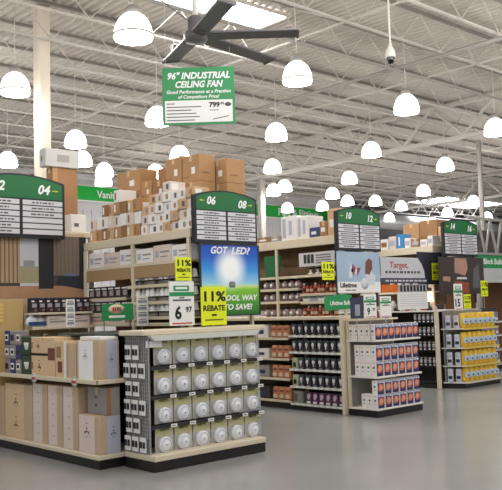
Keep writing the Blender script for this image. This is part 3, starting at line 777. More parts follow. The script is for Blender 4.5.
mb = MB(); mb.box(-.118, .118, -.004, .004, -.10, .165, CARDW); mb.box(-.118, .118, -.0055, -.0042, .07, .165, CARDY); mb.box(-.06, .06, -.007, -.0056, .125, .15, mat('olive_print', (120, 124, 30), .6)); mb.build('backing_card', p)
mb = MB(); Mx = Matrix.Translation((-.012, 0, -.012)) @ Matrix.Rotation(PI / 2, 4, 'X')
ALW = mat('alarm_white_plastic', (232, 234, 240), 0.45)
mb.lathe([(.08, .006), (.083, .02), (.081, .045), (.068, .056), (.06, .054), (.035, .058), (.033, .062), (.012, .063), (.0, .063)], ALW, 24, M=Mx); mb.build('alarm_disc', p)
mb = MB(); mb.lathe([(.062, .0562), (.065, .0582), (.059, .0562)], mat('alarm_groove', (150, 152, 160), 0.5), 24, M=Mx); mb.lathe([(.010, .0635), (.013, .0645), (.0, .0645)], mat('alarm_button', (176, 178, 184), .4), 12, M=Mx); mb.build('alarm_grille', p)
mb = MB(); mb.bev(-.108, .1, -.062, -.004, -.095, .075, clear_plastic('clear_blister', .10), .02); mb.build('clear_blister', p)
pp = Proto(p)
for r in range(4):
    for c in range(6):
        pp.put((4.93 + CX[c] + .0, 7.06, RZ[r]), 'white smoke alarm pack on the wire endcap, %s row from top, %s from left' % (ORD[r], ORD[c]), group='smoke alarms on the endcap')
p = thing('outlet_pack', 'x', 'packet')
mb = MB(); mb.box(-.004, .004, -.054, .054, 0, .15, WHITE); mb.build('backing_card', p)
mb = MB()
for q in (-1, 1): mb.bev(-.016, -.004, q * .026 - .017, q * .026 + .017, .045, .11, DARKST, .004)
mb.build('outlet_pair', p)
pp = Proto(p)
for r in range(6):
    for c in range(3):
        if c == 2 and r % 2 == 0: continue
        pp.put((4.925, 7.365 - c * .138 - (.03 if r % 2 == 0 else 0), 1.135 - r * .19), 'small white outlet pack on the endcap side grid, %s row down, %s from left' % (ORD[r], ORD[c]), group='outlet packs on the side grid')

# ------------------------------------------------------------------ tall rack under sign 06 08
def tall_rack(label, x, y, w, L, ztop, levels, back_x, zf=0.0, beam_h=.11):
    t = thing('tall_shelf_rack', label, 'shelf', (x, y, 0))
    if zf == 0: mb = MB(); mb.bev(.03, w - .03, .0, L, 0, .1, BLACKST, .01); mb.build('plinth', t)
    mb = MB(); mb.box(0.01, w, 0, L, ztop - .03, ztop, CREAMDARK); mb.build('top_deck', t)
    for xx in (0, w):
        mb = MB(); mb.bev(xx - .015, xx + .015, -.02, L, ztop - beam_h, ztop, CREAM, .006); mb.build('beam', t)
    mb = MB(); mb.bev(0, w, -.02, .01, ztop - beam_h, ztop, CREAM, .006); mb.build('beam', t)
    mb = MB(); mb.box(back_x, back_x + .03, .02, L, zf + .1, ztop - .03, PEG); mb.build('back_panel', t)
    n = max(1, round(L / 2.4) * 2)
    for k in range(n + 1):
        for xx in (0.0, w):
            yy = .02 + k * (L - .04) / n
            mb = MB(); mb.bev(xx - .02, xx + .02, yy - .025, yy + .025, zf, ztop - beam_h, CREAM, .006); mb.build('upright', t)
    for (y0, y1, z, m) in levels:
        mb = MB(); mb.box(.01, back_x, y0, y1, z - .02, z, m); mb.bev(-.005, .012, y0, y1, z - .03, z + .012, CREAM, .003); mb.build('shelf', t)
    return t
RA = tall_rack('tall rack carrying stacked cartons, behind the smoke alarm endcap', 6.0, 7.59, .98, 2.38, 2.61,
          [(.03, 2.36, .15, CREAMDARK), (.03, 2.36, .8, CREAMDARK), (.0, 2.36, 1.48, CREAM), (.03, 1.33, 1.56, CREAM), (.03, 1.33, 1.75, CREAM), (.03, 1.33, 1.96, CREAM), (1.37, 2.36, 1.62, CREAMDARK), (1.37, 2.36, 1.82, CREAMDARK), (.03, 2.36, 2.24, CREAMDARK)], .5)
mb = MB(); mb.bev(.0, .02, .03, 2.36, 2.06, 2.235, mat('tan_valance', (168, 140, 104), .7, noise=.06, scale=5), .004); mb.build('valance', RA)
# base shelf under the mural and its stock
t = thing('wall_shelf', 'beige stepped shelf under the mural holding dark packs', 'shelf', (4.55, 9.72, 0))
mb = MB(); mb.box(0, 1.45, .265, .30, 0, 2.74, CREAMDARK); mb.build('back_panel', t)
mb = MB(); mb.bev(.52, 1.42, .0, .265, 1.63, 1.66, CREAM, .006); mb.build('shelf', t)
mb = MB(); mb.bev(.52, 1.42, .0, .265, 1.435, 1.475, CREAM, .006); mb.build('shelf', t)
mb = MB(); mb.box(.5, .54, .2, .265, .1, 1.7, CREAMDARK); mb.build('upright', t); mb = MB(); mb.box(1.38, 1.42, .2, .265, .1, 1.7, CREAMDARK); mb.build('upright', t)
# mural rack body behind
t = thing('low_rack', 'plain rack body behind the mural under aisle sign 04', 'shelf', (4.6, 10.05, 0))
mb = MB(); mb.bev(0, 1.6, 0, 2.5, 0, .1, BLACKST, .01); mb.build('plinth', t)
mb = MB(); mb.bev(0, 1.6, 0, 2.5, 2.70, 2.78, CREAM, .01); mb.build('top_deck', t)
mb = MB(); mb.box(.66, .69, 0, 2.5, .1, 2.70, PEG); mb.build('back_panel', t)
for yy in (0.03, 2.47):
    for xx in (.03, 1.57):
        mb = MB(); mb.bev(xx - .03, xx + .03, yy - .03, yy + .03, .1, 2.7, CREAM, .006); mb.build('upright', t)
G = 'dark packs on the shelf under the mural'
p = thing('bulb_pack', 'x', 'packet'); DKP = mat('dark_violet_pack', (44, 38, 52), .5, noise=.3, scale=30)
mb = MB(); mb.bev(-.05, .05, -.05, .05, 0, .195, DKP, .008); mb.build('pack_body', p)
mb = MB(); mb.box(-.03, .035, -.053, -.0505, .07, .12, mat('pale_pack_print', (170, 160, 166), .5)); mb.box(-.04, .0, -.053, -.0505, .14, .16, WHITE); mb.box(.005, .04, -.053, -.0505, .02, .05, mat('orange_pack_print', (150, 100, 80), .5)); mb.build('printed_label', p)
pp = Proto(p)
for k in range(8): pp.put((5.13 + k * .112, 9.84, 1.66), 'dark bulb pack on the shelf under the mural, %s from left' % ORD[k], group=G)
G = 'wide pale boxes along the eye level shelf'
for k, (x0, x1, y0, y1) in enumerate(((5.30, 5.60, 9.76, 9.95), (5.62, 5.94, 9.76, 9.95))):
    carton('wide pinkish white box under the mural shelf, %s one' % ('left', 'right')[k], x0, x1, y0, y1, 1.475, 1.615, PINKBOX, G, None, [('y', .1, .9, .35, .5, GREYBACK), ('y', .1, .6, .65, .72, GREYBACK)], 'shelf_box')
p = thing('storage_bag', 'x', 'bag'); BAGC = mat('milky_bag', (206, 210, 218), .3); BAGB = mat('bag_blue_label', (52, 74, 130), .5)
mb = MB(); mb.lathe([(.02, 0), (.085, .004), (.095, .06), (.08, .11), (.05, .13), (.03, .15), (.04, .165), (.0, .17)], BAGC, 14, M=Matrix.Scale(.6, 4, (0, 1, 0))); mb.build('bag_body', p)
mb = MB(); mb.bev(-.075, .075, -.062, -.05, .02, .07, BAGB, .006); mb.build('bag_label', p)
pp = Proto(p)
for k in range(2): pp.put((5.10 + .0 * k, 9.80 - .0, 1.475) if k == 0 else (5.2 + .02, 9.84, 1.475), 'milky white bag with blue label under the dark packs, %s one' % ('left', 'right')[k], group='milky bags under the dark packs')
t = thing('sample_board', 'tan board standing at left under the mural with yellowish slats', 'board', (4.45, 9.90, .15))
mb = MB(); mb.bev(.0, .58, 0, .03, 0, 1.69, mat('tan_sample_board', (196, 166, 112), .6, noise=.06, scale=4), .006); mb.build('board', t)
mb = MB()
for k in range(5): mb.bev(.0, .3, -.012, -.001, 1.40 + .05 * k, 1.44 + .05 * k, mat('yellow_slat', (222, 190, 112), .6, noise=.08, scale=9), .003)
mb.build('slat_sample', t)

# boxes and lamps on the shelves of that rack
G = 'grey printed boxes under the top beam'
for k in range(6):
    y1 = 9.90 - k * .382
    carton('pale grey printed box right under the top beam, %s from left' % ORD[k], 6.03, 6.42, y1 - .37, y1, 2.24, 2.455 - .02 * (k % 2), (WHITEBOX, PINKBOX, WHITEBOX)[k % 3], G, None, [('x', .1, .3, .3, .7, BLUEGREY), ('x', .4, .9, .55, .65, GREYBACK), ('x', .4, .8, .3, .36, GREYBACK)], 'shelf_box')
G = 'pinkish boxes on the eye level shelf'
for k in range(2):
    y1 = 9.88 - k * .42
    carton('low pinkish box on the eye level rack shelf, %s from left' % ORD[k], 6.03, 6.3, y1 - .40, y1, 1.48, 1.585, PINKBOX, G, None, [('x', .1, .9, .35, .5, GREYBACK)], 'shelf_box')
G = 'dark cartons in the left bay of the tall rack'
p = thing('fixture_carton', 'x', 'box')
mb = MB(); mb.bev(-.08, .08, -.073, .073, 0, .165, mat('dark_brown_pack', (58, 48, 48), .6, noise=.3, scale=25), .006); mb.build('pack_body', p)
mb = MB(); mb.box(-.083, -.0805, -.06, .03, .04, .11, mat('pale_pack_print', (170, 160, 166))); mb.box(-.083, -.0805, -.06, .06, .125, .145, WHITE); mb.build('printed_label', p)
pp = Proto(p)
for r, z in enumerate((1.82, 1.62)):
    for c in range(6):
        pp.put((6.11, 9.85 - c * .163, z), 'dark carton in the left bay of the tall rack, %s row, %s from left' % (('upper', 'lower')[r], ORD[c]), group=G)
G = 'glass shaded wall lights on the rack'
p = thing('wall_light', 'x', 'light fixture'); CHR = mat('brushed_chrome', (150, 150, 152), .3, metal=.6); GLS = mat('frosted_glass_shade', (232, 232, 230), .25)
mb = MB(); mb.bev(-.03, .03, -.07, .07, 0, .05, mat('fixture_base', (150, 146, 142), .5), .008); mb.build('wall_plate', p)
mb = MB(); mb.tube((0, -.04, .05), (-.02, -.045, .10), .008, CHR, 6); mb.tube((0, .04, .05), (-.02, .045, .10), .008, CHR, 6); mb.build('arm', p)
for s in (-1, 1):
    mb = MB(); mb.lathe([(.014, .165), (.032, .15), (.042, .10), (.05, .062)], GLS, 12, M=Matrix.Translation((-.03, s * .048, 0))); mb.build('glass_shade', p)
pp = Proto(p)
for r, z in enumerate((1.972, 1.762, 1.572)):
    for c in range(8):
        pp.put((6.09 + .05 * (c % 2), 8.80 - c * .157, z), 'small glass shaded wall light in the right bay, %s shelf down, %s from left' % (ORD[r], ORD[c]), group=G)

# cartons stacked on top of that rack
ZT = 2.611
G = 'small boxes piled on top of the tall rack'
mm = (KRAFT2, WHITEBOX, KRAFT, PINKBOX, KRAFT3, WHITEBOX)
n = 0
heights = (2, 2, 3, 3, 4, 3, 3, 3)
for c, hh in enumerate(heights):
    y1 = 9.90 - c * .152
    for r in range(hh):
        h = .165
        m = mm[(c * 2 + r * 3) % 6]
        carton('small box in the left rack top pile, %s column from left, %s layer up' % (ORD[c], ORD[r]), 6.05 + .01 * ((c + r) % 3), 6.33, y1 - .145, y1 - .0, ZT + r * (h + .001), ZT + r * (h + .001) + h, m, G, None,
               [('x', .15, .4, .2, .8, (PAPER, KRAFT3)[(c + r) % 2]), ('y', .2, .6, .3, .7, PAPER)], 'small_carton', rz=random.uniform(-.06, .06))
heights = (3, 4, 4, 5, 4, 4, 4)
for c, hh in enumerate(heights):
    y1 = 8.66 - c * .157
    for r in range(hh):
        h = .125
        m = (WHITEBOX, WHITEBOX, PINKBOX, WHITEBOX, KRAFT2)[(c * 3 + r * 2) % 5]
        carton('small box in the right rack top pile, %s column from left, %s layer up' % (ORD[c], ORD[r]), 6.05 + .012 * ((c * 2 + r) % 3), 6.31, y1 - .15, y1, ZT + r * (h + .001), ZT + r * (h + .001) + h, m, G, None,
               [('x', .5, .8, .25, .75, (KRAFT, GREYINK, GREYBACK)[(c + r) % 3]), ('y', .1, .5, .2, .8, PAPER)], 'small_carton', rz=random.uniform(-.12, .12))
G = 'big brown cartons at the back of the rack top'
wrd = ('bottom', 'second', 'third', 'top')
def stack(desc, x0, x1, y0, y1, zs, m):
    z = ZT
    for k, h in enumerate(zs):
        pos = 'top' if k == len(zs) - 1 else wrd[k]
        carton('big brown carton in the %s, %s one' % (desc, pos), x0, x1, y0, y1, z, z + h, m if k % 2 == 0 else KRAFT, G, mark=[('x', .55, .75, .3, .55, PAPER), ('x', .08, .4, .18, .24, KRAFT3), ('y', .2, .6, .3, .36, KRAFT3)]); z += h + .001
stack('back left stack of the rack top', 6.36, 6.64, 9.10, 9.66, (.33, .33, .31), KRAFT)
stack('low stack right of the back left stack', 6.36, 6.62, 8.84, 9.08, (.26, .26, .25), KRAFT)
stack('short stack in the middle of the rack top', 6.36, 6.62, 8.54, 8.82, (.25, .25, .24), KRAFT3)
stack('tall wide stack left of aisle sign 06 08', 6.36, 6.62, 8.18, 8.52, (.32, .33, .34), KRAFT)
stack('tall stack directly above aisle sign 06 08', 6.36, 6.62, 7.82, 8.16, (.30, .33, .34), KRAFT)
stack('rightmost stack of the rack top above the sign', 6.64, 6.95, 7.62, 7.98, (.30, .30, .31), KRAFT)
stack('stack behind the rightmost stack of the rack top', 6.66, 6.95, 8.0, 8.5, (.30, .30, .29), KRAFT3)
stack('hidden centre stack of the rack top', 6.66, 6.95, 8.55, 9.1, (.32, .33, .33), KRAFT3)
# carton and tray on the mural rack
carton('large brown carton standing behind the right end of aisle sign 04', 5.70, 6.10, 10.3, 10.48, 2.78, 3.72, KRAFT3, mark=[('y', .0, .2, .0, 1, KRAFT)])  # paler left strip paints in the lit side of the carton, no print
carton('long flat white box lying on the large brown carton beside the cream column', 5.58, 6.12, 10.28, 10.46, 3.722, 3.98, mat('light_grey_carton', (186, 184, 182), .7), None, None, [('y', .35, .7, .3, .7, GREYBACK), ('x', .3, .5, .3, .6, GREYINK)])
carton('small white box on the rack end between aisle sign 04 and the rack pile', 5.86, 6.1, 10.08, 10.28, 2.78, 3.03, WHITEBOX, None, None, [('y', .2, .5, .3, .5, GREYINK)])
# ------------------------------------------------------------------ second island: side shelves, boxed endcap, tall rack above
t = thing('shelf_unit', 'cream shelf unit of dark bulb packs and orange packs beside the boxed endcap', 'shelf', (9.35, 8.17, 0))
LB = 3.2
mb = MB(); mb.bev(.02, 1.08, .0, LB, 0, .095, BLACKST, .01); mb.build('plinth', t)
mb = MB(); mb.box(.42, .45, 0, LB, .1, 1.42, DARKBACK); mb.build('back_panel', t)
mb = MB(); mb.bev(-.03, 1.08, -.02, LB, 1.42, 1.475, CREAM, .008); mb.build('top_board', t)
for y in (0.0, 1.16, LB - .03):
    mb = MB(); mb.bev(-.06 if y == 0 else .0, .42, y - .025, y + .025, 0, 1.42, CREAM, .008) if y == 0 else mb.bev(.36, .42, y - .02, y + .02, .1, 1.42, CREAM, .006); mb.build('upright', t)
for z in (.10, .37, .64, .91, 1.17):
    mb = MB(); mb.box(.0, .42, .03, 1.155, z - .015, z, CREAMDARK); mb.bev(-.012, .004, .03, 1.155, z - .025, z + .012, mat('pale_label_rail', (196, 206, 198), .4), .003)
    k = .06
    while k < 1.1: mb.box(-.0135, -.0122, k, k + .07, z - .018, z + .006, PAPER); k += .128
    mb.build('shelf', t)
for z in (.13, .48, .80, 1.13):
    mb = MB(); mb.box(.0, .42, 1.165, LB - .03, z - .015, z, CREAMDARK); mb.bev(-.012, .004, 1.165, LB - .03, z - .03, z + .01, CREAM, .004); mb.build('shelf', t)
# dark packs with a pale bulb in each
p = thing('bulb_pack', 'x', 'packet')
BK = mat('black_pack', (52, 49, 56), .45, noise=.5, scale=30)
mb = MB(); mb.bev(-.03, .03, -.055, .055, 0, .19, BK, .01); mb.build('pack_body', p)
mb = MB(); mb.lathe([(.012, .03), (.016, .07), (.034, .10), (.036, .125), (.022, .15), (0, .155)], mat('bulb_glass_white', (216, 218, 224), .3), 12, M=Matrix.Translation((-.034, .004, .03)) @ Matrix.Scale(.5, 4, (1, 0, 0)) @ Matrix.Scale(.78, 4)); mb.build('bulb', p)
mb = MB(); mb.box(-.0325, -.0305, -.045, .045, .155, .18, mat('pack_stripe_teal', (70, 90, 100), .5)); mb.box(-.0325, -.0305, -.04, .02, .012, .03, mat('pack_stripe_grey', (150, 150, 150), .5)); mb.build('printed_label', p)
q = thing('purple_pack', 'x', 'packet')
mb = MB(); mb.bev(-.03, .03, -.055, .055, 0, .19, mat('plum_pack', (92, 58, 86), .5, noise=.3, scale=25), .01); mb.build('pack_body', q)
mb = MB(); mb.prism([(-.03, .1), (.0, .07), (.045, .13), (.03, .17), (-.02, .16)], -.0015, 0, mat('lilac_print', (196, 176, 190), .5), M=Matrix.Translation((-.0305, 0, 0)) @ Matrix.Rotation(-PI / 2, 4, 'Z')); mb.box(-.0325, -.0305, -.04, .04, .02, .05, PAPER); mb.build('printed_label', q)
pp = Proto(p); qq = Proto(q)
for r, z in enumerate((1.183, .923, .653, .383)):
    for c in range(8):
        if r in (2, 3) and c == 7: continue
        pp.put((9.40, 8.27 + c * .137, z - .012), 'dark bulb pack near the boxed endcap, %s shelf down, %s from the cream post' % (ORD[r], ORD[c]), group='dark bulb packs on the side shelves')
for c in range(6):
    qq.put((9.40, 8.27 + c * .137, .101), 'plum coloured pack on the lowest side shelf, %s from the cream post' % ORD[c], group='plum packs on the lowest shelf')
for r, z in enumerate((.641, .371)):
    carton('pale green box at the left end of the %s bulb shelf from bottom' % ('third', 'second')[r], 9.37, 9.45, 9.17, 9.29, z, z + .18, mat('pale_green_pack', (176, 180, 150), .6, noise=.2, scale=20), None, None, [('x', .2, .7, .2, .6, INK)], 'small_carton')
carton('tall grey green carton at the left of the plum packs', 9.37, 9.45, 9.09, 9.28, .101, .30, mat('grey_green_pack', (136, 138, 124), .6, noise=.2, scale=20), None, None, [('x', .1, .4, .2, .8, GREYINK)], 'small_carton')
p = thing('orange_pack', 'x', 'packet')
mb = MB(); mb.bev(-.06, .06, -.068, .068, 0, .21, mat('orange_brown_pack', (190, 128, 92), .5, noise=.22, scale=16), .025); mb.build('pack_body', p)
mb = MB(); mb.bev(-.064, -.055, -.045, .045, .03, .09, mat('cream_pack_print', (214, 190, 166), .5), .003); mb.bev(-.064, -.055, -.05, .03, .13, .16, mat('rust_pack_print', (130, 70, 48), .5), .003); mb.build('printed_label', p)
pp = Proto(p)
for r, z in enumerate((1.131, .801, .481, .131)):
    for c in range(3):
        pp.put((9.43, 9.42 + c * .142, z), 'orange brown pack in the left bay of side shelves, %s shelf down, %s from right' % (ORD[r], ORD[c]), group='orange packs on the side shelves')
for r, z in enumerate((1.131, .801, .481, .131)):
    carton('pale grey carton left of the orange packs, %s shelf down' % ORD[r], 9.40, 9.7, 9.86, 10.12, z, z + (.22, .15, .2, .2)[r], (WHITEBOX, WHITEBOX, GREYBACK, DARKBACK)[r], 'pale cartons left of the orange packs', None, [('x', .1, .6, .3, .6, DBL)], 'shelf_box')

# boxed endcap
t = thing('display_endcap', 'cream endcap with three white shelves of blue and orange lamp boxes', 'display rack', (9.36, 7.57, 0))
mb = MB(); mb.bev(.0, 1.09, .0, .56, 0, .10, BLACKST, .01); mb.build('plinth', t)
SH = mat('white_shelf', (226, 222, 216), .45)
for z in (.125, .585, 1.115):
    mb = MB(); mb.bev(-.005, 1.09, -.01, .555, z - .028, z, SH, .005); mb.build('shelf', t)
mb = MB(); mb.box(.02, 1.07, .53, .555, .1, 1.41, GREYBACK); mb.build('back_panel', t)
mb = MB(); mb.bev(.0, .03, .50, .56, .1, 1.41, CREAM, .006); mb.build('upright', t)
mb = MB(); mb.bev(1.06, 1.09, .50, .56, .1, 1.41, CREAM, .006); mb.build('upright', t)
mb = MB(); mb.bev(.0, 1.09, .40, .56, 1.39, 1.42, CREAM, .006); mb.build('top_board', t)
p = thing('lamp_box', 'x', 'box')
BLU = mat('royal_blue_print', (58, 56, 110), .5, noise=.2, scale=22); ORN = mat('orange_glow_print', (222, 120, 70), .5, noise=.2, scale=20)
bw, bd, bh = .147, .10, .225
mb = MB(); mb.bev(-bw / 2, bw / 2, 0, bd, 0, bh, WHITEBOX, .004); mb.build('box_body', p)
mb = MB(); mb.box(-bw / 2 + .004, bw / 2 - .004, -.0015, -.0002, .004, bh - .004, BLU)
mb.prism([(-.05, .07), (-.02, .05), (.03, .06), (.058, .10), (.058, .15), (.02, .172), (-.03, .165), (-.052, .12)], -.0028, -.0016, ORN)
mb.prism([(-.03, .09), (.02, .08), (.045, .12), (.02, .155), (-.02, .15)], -.0036, -.0029, mat('pink_glow_print', (226, 160, 130), .5, noise=.25, scale=30))
mb.box(-.06, .02, -.003, -.0017, .185, .215, mat('pale_blue_box_print', (176, 186, 214), .5)); mb.box(.03, .065, -.003, -.0017, .185, .21, WHITE); mb.box(-.05, .06, -.0035, -.0017, .012, .03, mat('dark_violet_print', (52, 34, 66), .5))
mb.build('front_print', p)
mb = MB(); mb.lathe([(0, 0), (.018, 0), (.018, .001), (0, .001)], GREYINK, 12, M=Matrix.Translation((-bw / 2 - .0003, bd / 2, .13)) @ Matrix.Rotation(-PI / 2, 4, 'Y')); mb.box(-bw / 2 - .0012, -bw / 2 - .0003, bd / 2 - .02, bd / 2 + .02, .07, .078, GREYINK); mb.box(-bw / 2 - .0012, -bw / 2 - .0003, bd / 2 - .025, bd / 2 + .025, .19, .2, mat('orange_line', (210, 140, 90), .5)); mb.build('side_print', p)
pp = Proto(p)
rows = [(1.116, 7, 5, 'top shelf'), (.586 + bh + .001, 6, 4, 'middle shelf upper layer'), (.586, 6, 4, 'middle shelf lower layer'), (.126 + .201, 6, 1, 'bottom shelf upper layer'), (.126, 6, 3, 'bottom shelf lower layer')]
for z, nx, ny, desc in rows:
    pitch = 1.05 / nx
    zs = .89 if 'bottom' in desc else 1.0
    for c in range(nx):
        pp.put((9.445 + c * pitch, 7.575, z), 'blue orange lamp box, %s, front row, %s from left' % (desc, ORD[c]), group='lamp boxes on the endcap', scale=(1, 1, zs))
    for d in range(1, ny):
        pp.put((9.445, 7.575 + d * .103, z), 'white sided lamp box, %s, %s behind the front corner box' % (desc, ORD[d - 1]), group='lamp boxes on the endcap', scale=(1, 1, zs))
# goods on top of the endcap
for k, (x, y, m) in enumerate(((9.96, 8.02, 'a'), (10.10, 8.06, 'b'), (10.24, 8.02, 'c'))):
    mb = MB(); mb.lathe([(.02, 0), (.05, .005), (.055, .06), (.05, .1), (.03, .12), (0, .125)], (mat('crimson_shade', (120, 60, 60), .5), WHITEBOX, mat('charcoal_shade', (60, 58, 62), .5))[k], 14)
    o = mb.build('small_lamp', None, (x, y, 1.42)); tag(o, 'small rounded lamp on top of the boxed endcap, %s' % ('red one', 'white one', 'dark one')[k], 'lamp', 'small lamps on the boxed endcap')
    mb = MB(); mb.tube((0, 0, .12), (0, 0, .16), .012, CHR, 8); mb.build('finial', o)

# tall rack standing on the same island
RB = tall_rack('tall rack of lamps and red bottles rising behind the boxed endcap', 9.60, 8.30, .78, 3.0, 2.74,
               [(.03, .98, 1.70, SH), (.03, .98, 1.83, SH), (1.02, 3.0, 1.72, SH), (1.02, 3.0, 1.93, SH), (.03, 3.0, 2.13, CREAM)], .34, 1.476, beam_h=.14)
mb = MB(); mb.box(.02, .05, .03, 1.0, 2.28, 2.50, mat('white_header', (206, 204, 208), .5)); mb.build('header_board', RB)
mb = MB()
for y in (.70, .78, .86): mb.bev(.008, .0195, y - .03, y + .025, 2.33, 2.47, DARKST, .003)
for k in range(4): mb.box(.0155, .0195, .30, .62, 2.32 + .04 * k, 2.335 + .04 * k, GREYINK)
mb.lathe([(0, 0), (.06, 0), (.06, .003), (0, .003)], GREYINK, 16, M=Matrix.Translation((.019, .16, 2.40)) @ Matrix.Rotation(-PI / 2, 4, 'Y')); mb.build('header_print', RB)
mb = MB(); mb.prism([(-.16, .0), (.14, .0), (.2, .37), (-.2, .37)], -.01, .01, SGREEN, M=Matrix.Translation((.012, 1.62, 2.13)) @ Matrix.Rotation(-PI / 2, 4, 'Z')); mb.build('green_banner', RB)
p = thing('red_bottle', 'x', 'bottle'); RD = mat('red_bottle', (150, 50, 42), .35); RD2 = mat('amber_bottle', (176, 96, 56), .35)
mb = MB(); mb.lathe([(.03, 0), (.034, .01), (.034, .10), (.015, .125), (.013, .15), (0, .151)], RD, 12, close=False); mb.build('bottle_body', p)
mb = MB(); mb.lathe([(.0345, .03), (.0345, .075)], mat('bottle_label', (206, 180, 150), .5), 12); mb.build('bottle_label', p)
mb = MB(); mb.lathe([(.016, .14), (.016, .172), (0, .173)], INK, 10); mb.build('cap', p)
q = thing('amber_bottle', 'x', 'bottle')
mb = MB(); mb.lathe([(.03, 0), (.034, .01), (.034, .11), (.02, .13), (.013, .15), (0, .151)], RD2, 12); mb.build('bottle_body', q)
mb = MB(); mb.lathe([(.0345, .03), (.0345, .085)], mat('dark_bottle_label', (90, 40, 36), .5), 12); mb.build('bottle_label', q)
mb = MB(); mb.lathe([(.016, .14), (.016, .165), (0, .166)], WHITE, 10); mb.build('cap', q)
pp = Proto(p); qq = Proto(q)
for r, z in enumerate((1.842, 1.476)):
    for c in range(9):
        (pp if (c * 2 + r) % 3 else qq).put((9.66, 9.24 - c * .085, z), '%s bottle on the rack above the bulb shelves, %s row, %s from left' % (('red', 'amber')[(c * 2 + r) % 3 == 0], ('upper', 'lower')[r], ORD[c]), group='red and amber bottles on the rack')
G = 'white boxes between the bottle rows'
for c in range(5):
    carton('flat white box between the two bottle rows, %s from left' % ORD[c], 9.63, 9.8, 9.10 - c * .165, 9.255 - c * .165, 1.712, 1.795, (WHITEBOX, BLUEGREY)[c % 2], G, None, [('x', .1, .9, .6, .9, mat('teal_line', (70, 130, 120), .5))], 'shelf_box')
p = thing('wrapped_lamp', 'x', 'lamp')
mb = MB(); mb.lathe([(.03, 0), (.062, .02), (.068, .06), (.055, .10), (.03, .125), (0, .13)], mat('wrapped_grey_rose', (156, 136, 138), .45, noise=.4, scale=16), 14); mb.build('shade', p)
mb = MB(); mb.lathe([(.03, .10), (.035, .13), (.03, .155), (0, .16)], mat('lamp_dark_cap', (48, 44, 46), .4), 12); mb.build('cap', p)
mb = MB(); mb.lathe([(0, 0), (.03, 0), (.024, .008), (0, .011)], WHITE, 12, M=Matrix.Translation((-.06, 0, .06)) @ Matrix.Rotation(-PI / 2, 4, 'Y')); mb.build('round_label', p)
pp = Proto(p)
for r, z in enumerate((1.942, 1.732, 1.476)):
    for c in range(6):
        pp.put((9.70, 9.40 + (5 - c) * .15, z), 'greyish rose wrapped lamp on the rack, %s shelf down, %s from left' % (ORD[r], ORD[c]), group='wrapped lamps on the rack')
for c in range(4):
    mb = MB(); mb.lathe([(.03, 0), (.05, .01), (.05, .03), (.02, .04), (.018, .085), (.055, .09), (.045, .13), (0, .135)], WHITE if c % 2 else WHITEBOX, 14)
    o = mb.build('desk_lamp', None, (9.70, 9.12 - c * .16, 2.142)); tag(o, 'small white lamp on the shelf above the bottles, %s from left' % ORD[c], 'lamp', 'small white lamps above the bottles')
    mb = MB(); mb.lathe([(.056, .09), (.058, .1), (.05, .12)], INK, 14); mb.build('dark_rim', o)
G = 'cartons on top of the middle rack'
for k, (y0, y1, h, m, d) in enumerate(((9.98, 10.3, .10, KRAFT3, 'low brown carton at the left end of the middle rack top'), (9.72, 9.97, .09, GREYBACK, 'low grey box second from left on the middle rack top'), (9.34, 9.70, .40, WHITEBOX, 'tallest white carton on the middle rack top'), (9.06, 9.33, .37, WHITEBOX, 'tall white carton right of the tallest one'),
     (8.84, 9.05, .16, DBL, 'dark blue printed box before the tan carton on the middle rack top'), (8.66, 8.83, .24, KRAFT3, 'brown carton right of the dark blue printed box'), (8.42, 8.65, .42, KRAFT2, 'tan carton beside aisle sign 10 12 on the middle rack top'))):
    carton(d, 9.63, 9.98, y0, y1, 2.741, 2.741 + h, m, G, None if m in (WHITEBOX, DBL) else 'end', [('x', .1, .3, .1, .9, BLUEGREY), ('x', .5, .7, .2, .8, BLUEGREY)] if m is WHITEBOX else [('x', .2, .7, .3, .6, PAPER)])

# ------------------------------------------------------------------ third island: yellow endcap, dark hanging stock, tall rack
t = thing('shelf_unit', 'shelf unit of dark hanging packs left of the yellow endcap', 'shelf', (13.12, 9.12, 0))
mb = MB(); mb.bev(.02, 1.5, .0, 3, 0, .1, BLACKST, .01); mb.build('plinth', t)
mb = MB(); mb.box(.36, .39, .0, 3, .1, 1.45, DARKBACK); mb.build('back_panel', t)
mb = MB(); mb.bev(-.02, .06, -.03, .03, 0, 1.47, CREAM, .006); mb.build('upright', t)
mb = MB(); mb.bev(-.02, 1.5, -.02, 3, 1.45, 1.48, SH, .006); mb.build('top_board', t)
for z in (.12, .42, .72, 1.0, 1.25):
    mb = MB(); mb.box(.0, .36, .03, 3, z - .012, z, DARKST); mb.build('shelf', t)
p = thing('tool_pack', 'x', 'packet')
mb = MB(); mb.bev(-.03, .03, -.04, .04, 0, .17, BK, .01); mb.build('pack_body', p)
mb = MB(); mb.lathe([(0, .045), (.026, .055), (.032, .09), (.022, .12), (0, .13)], mat('steel_tool', (168, 166, 170), .4), 10, M=Matrix.Translation((-.033, 0, 0)) @ Matrix.Scale(.5, 4, (1, 0, 0))); mb.build('tool_head', p)
mb = MB(); mb.box(-.0325, -.0305, -.016, .02, .008, .03, WHITE); mb.box(-.0325, -.0305, -.03, .025, .135, .16, GREYBACK); mb.build('price_label', p)
pp = Proto(p)
for r, z in enumerate((1.262, 1.012, .732, .432)):
    for c in range(5):
        pp.put((13.17, 9.21 + c * .1, z - .01), 'small dark pack left of the yellow endcap, %s shelf down, %s from the post' % (ORD[r], ORD[c]), group='dark packs beside the yellow endcap')
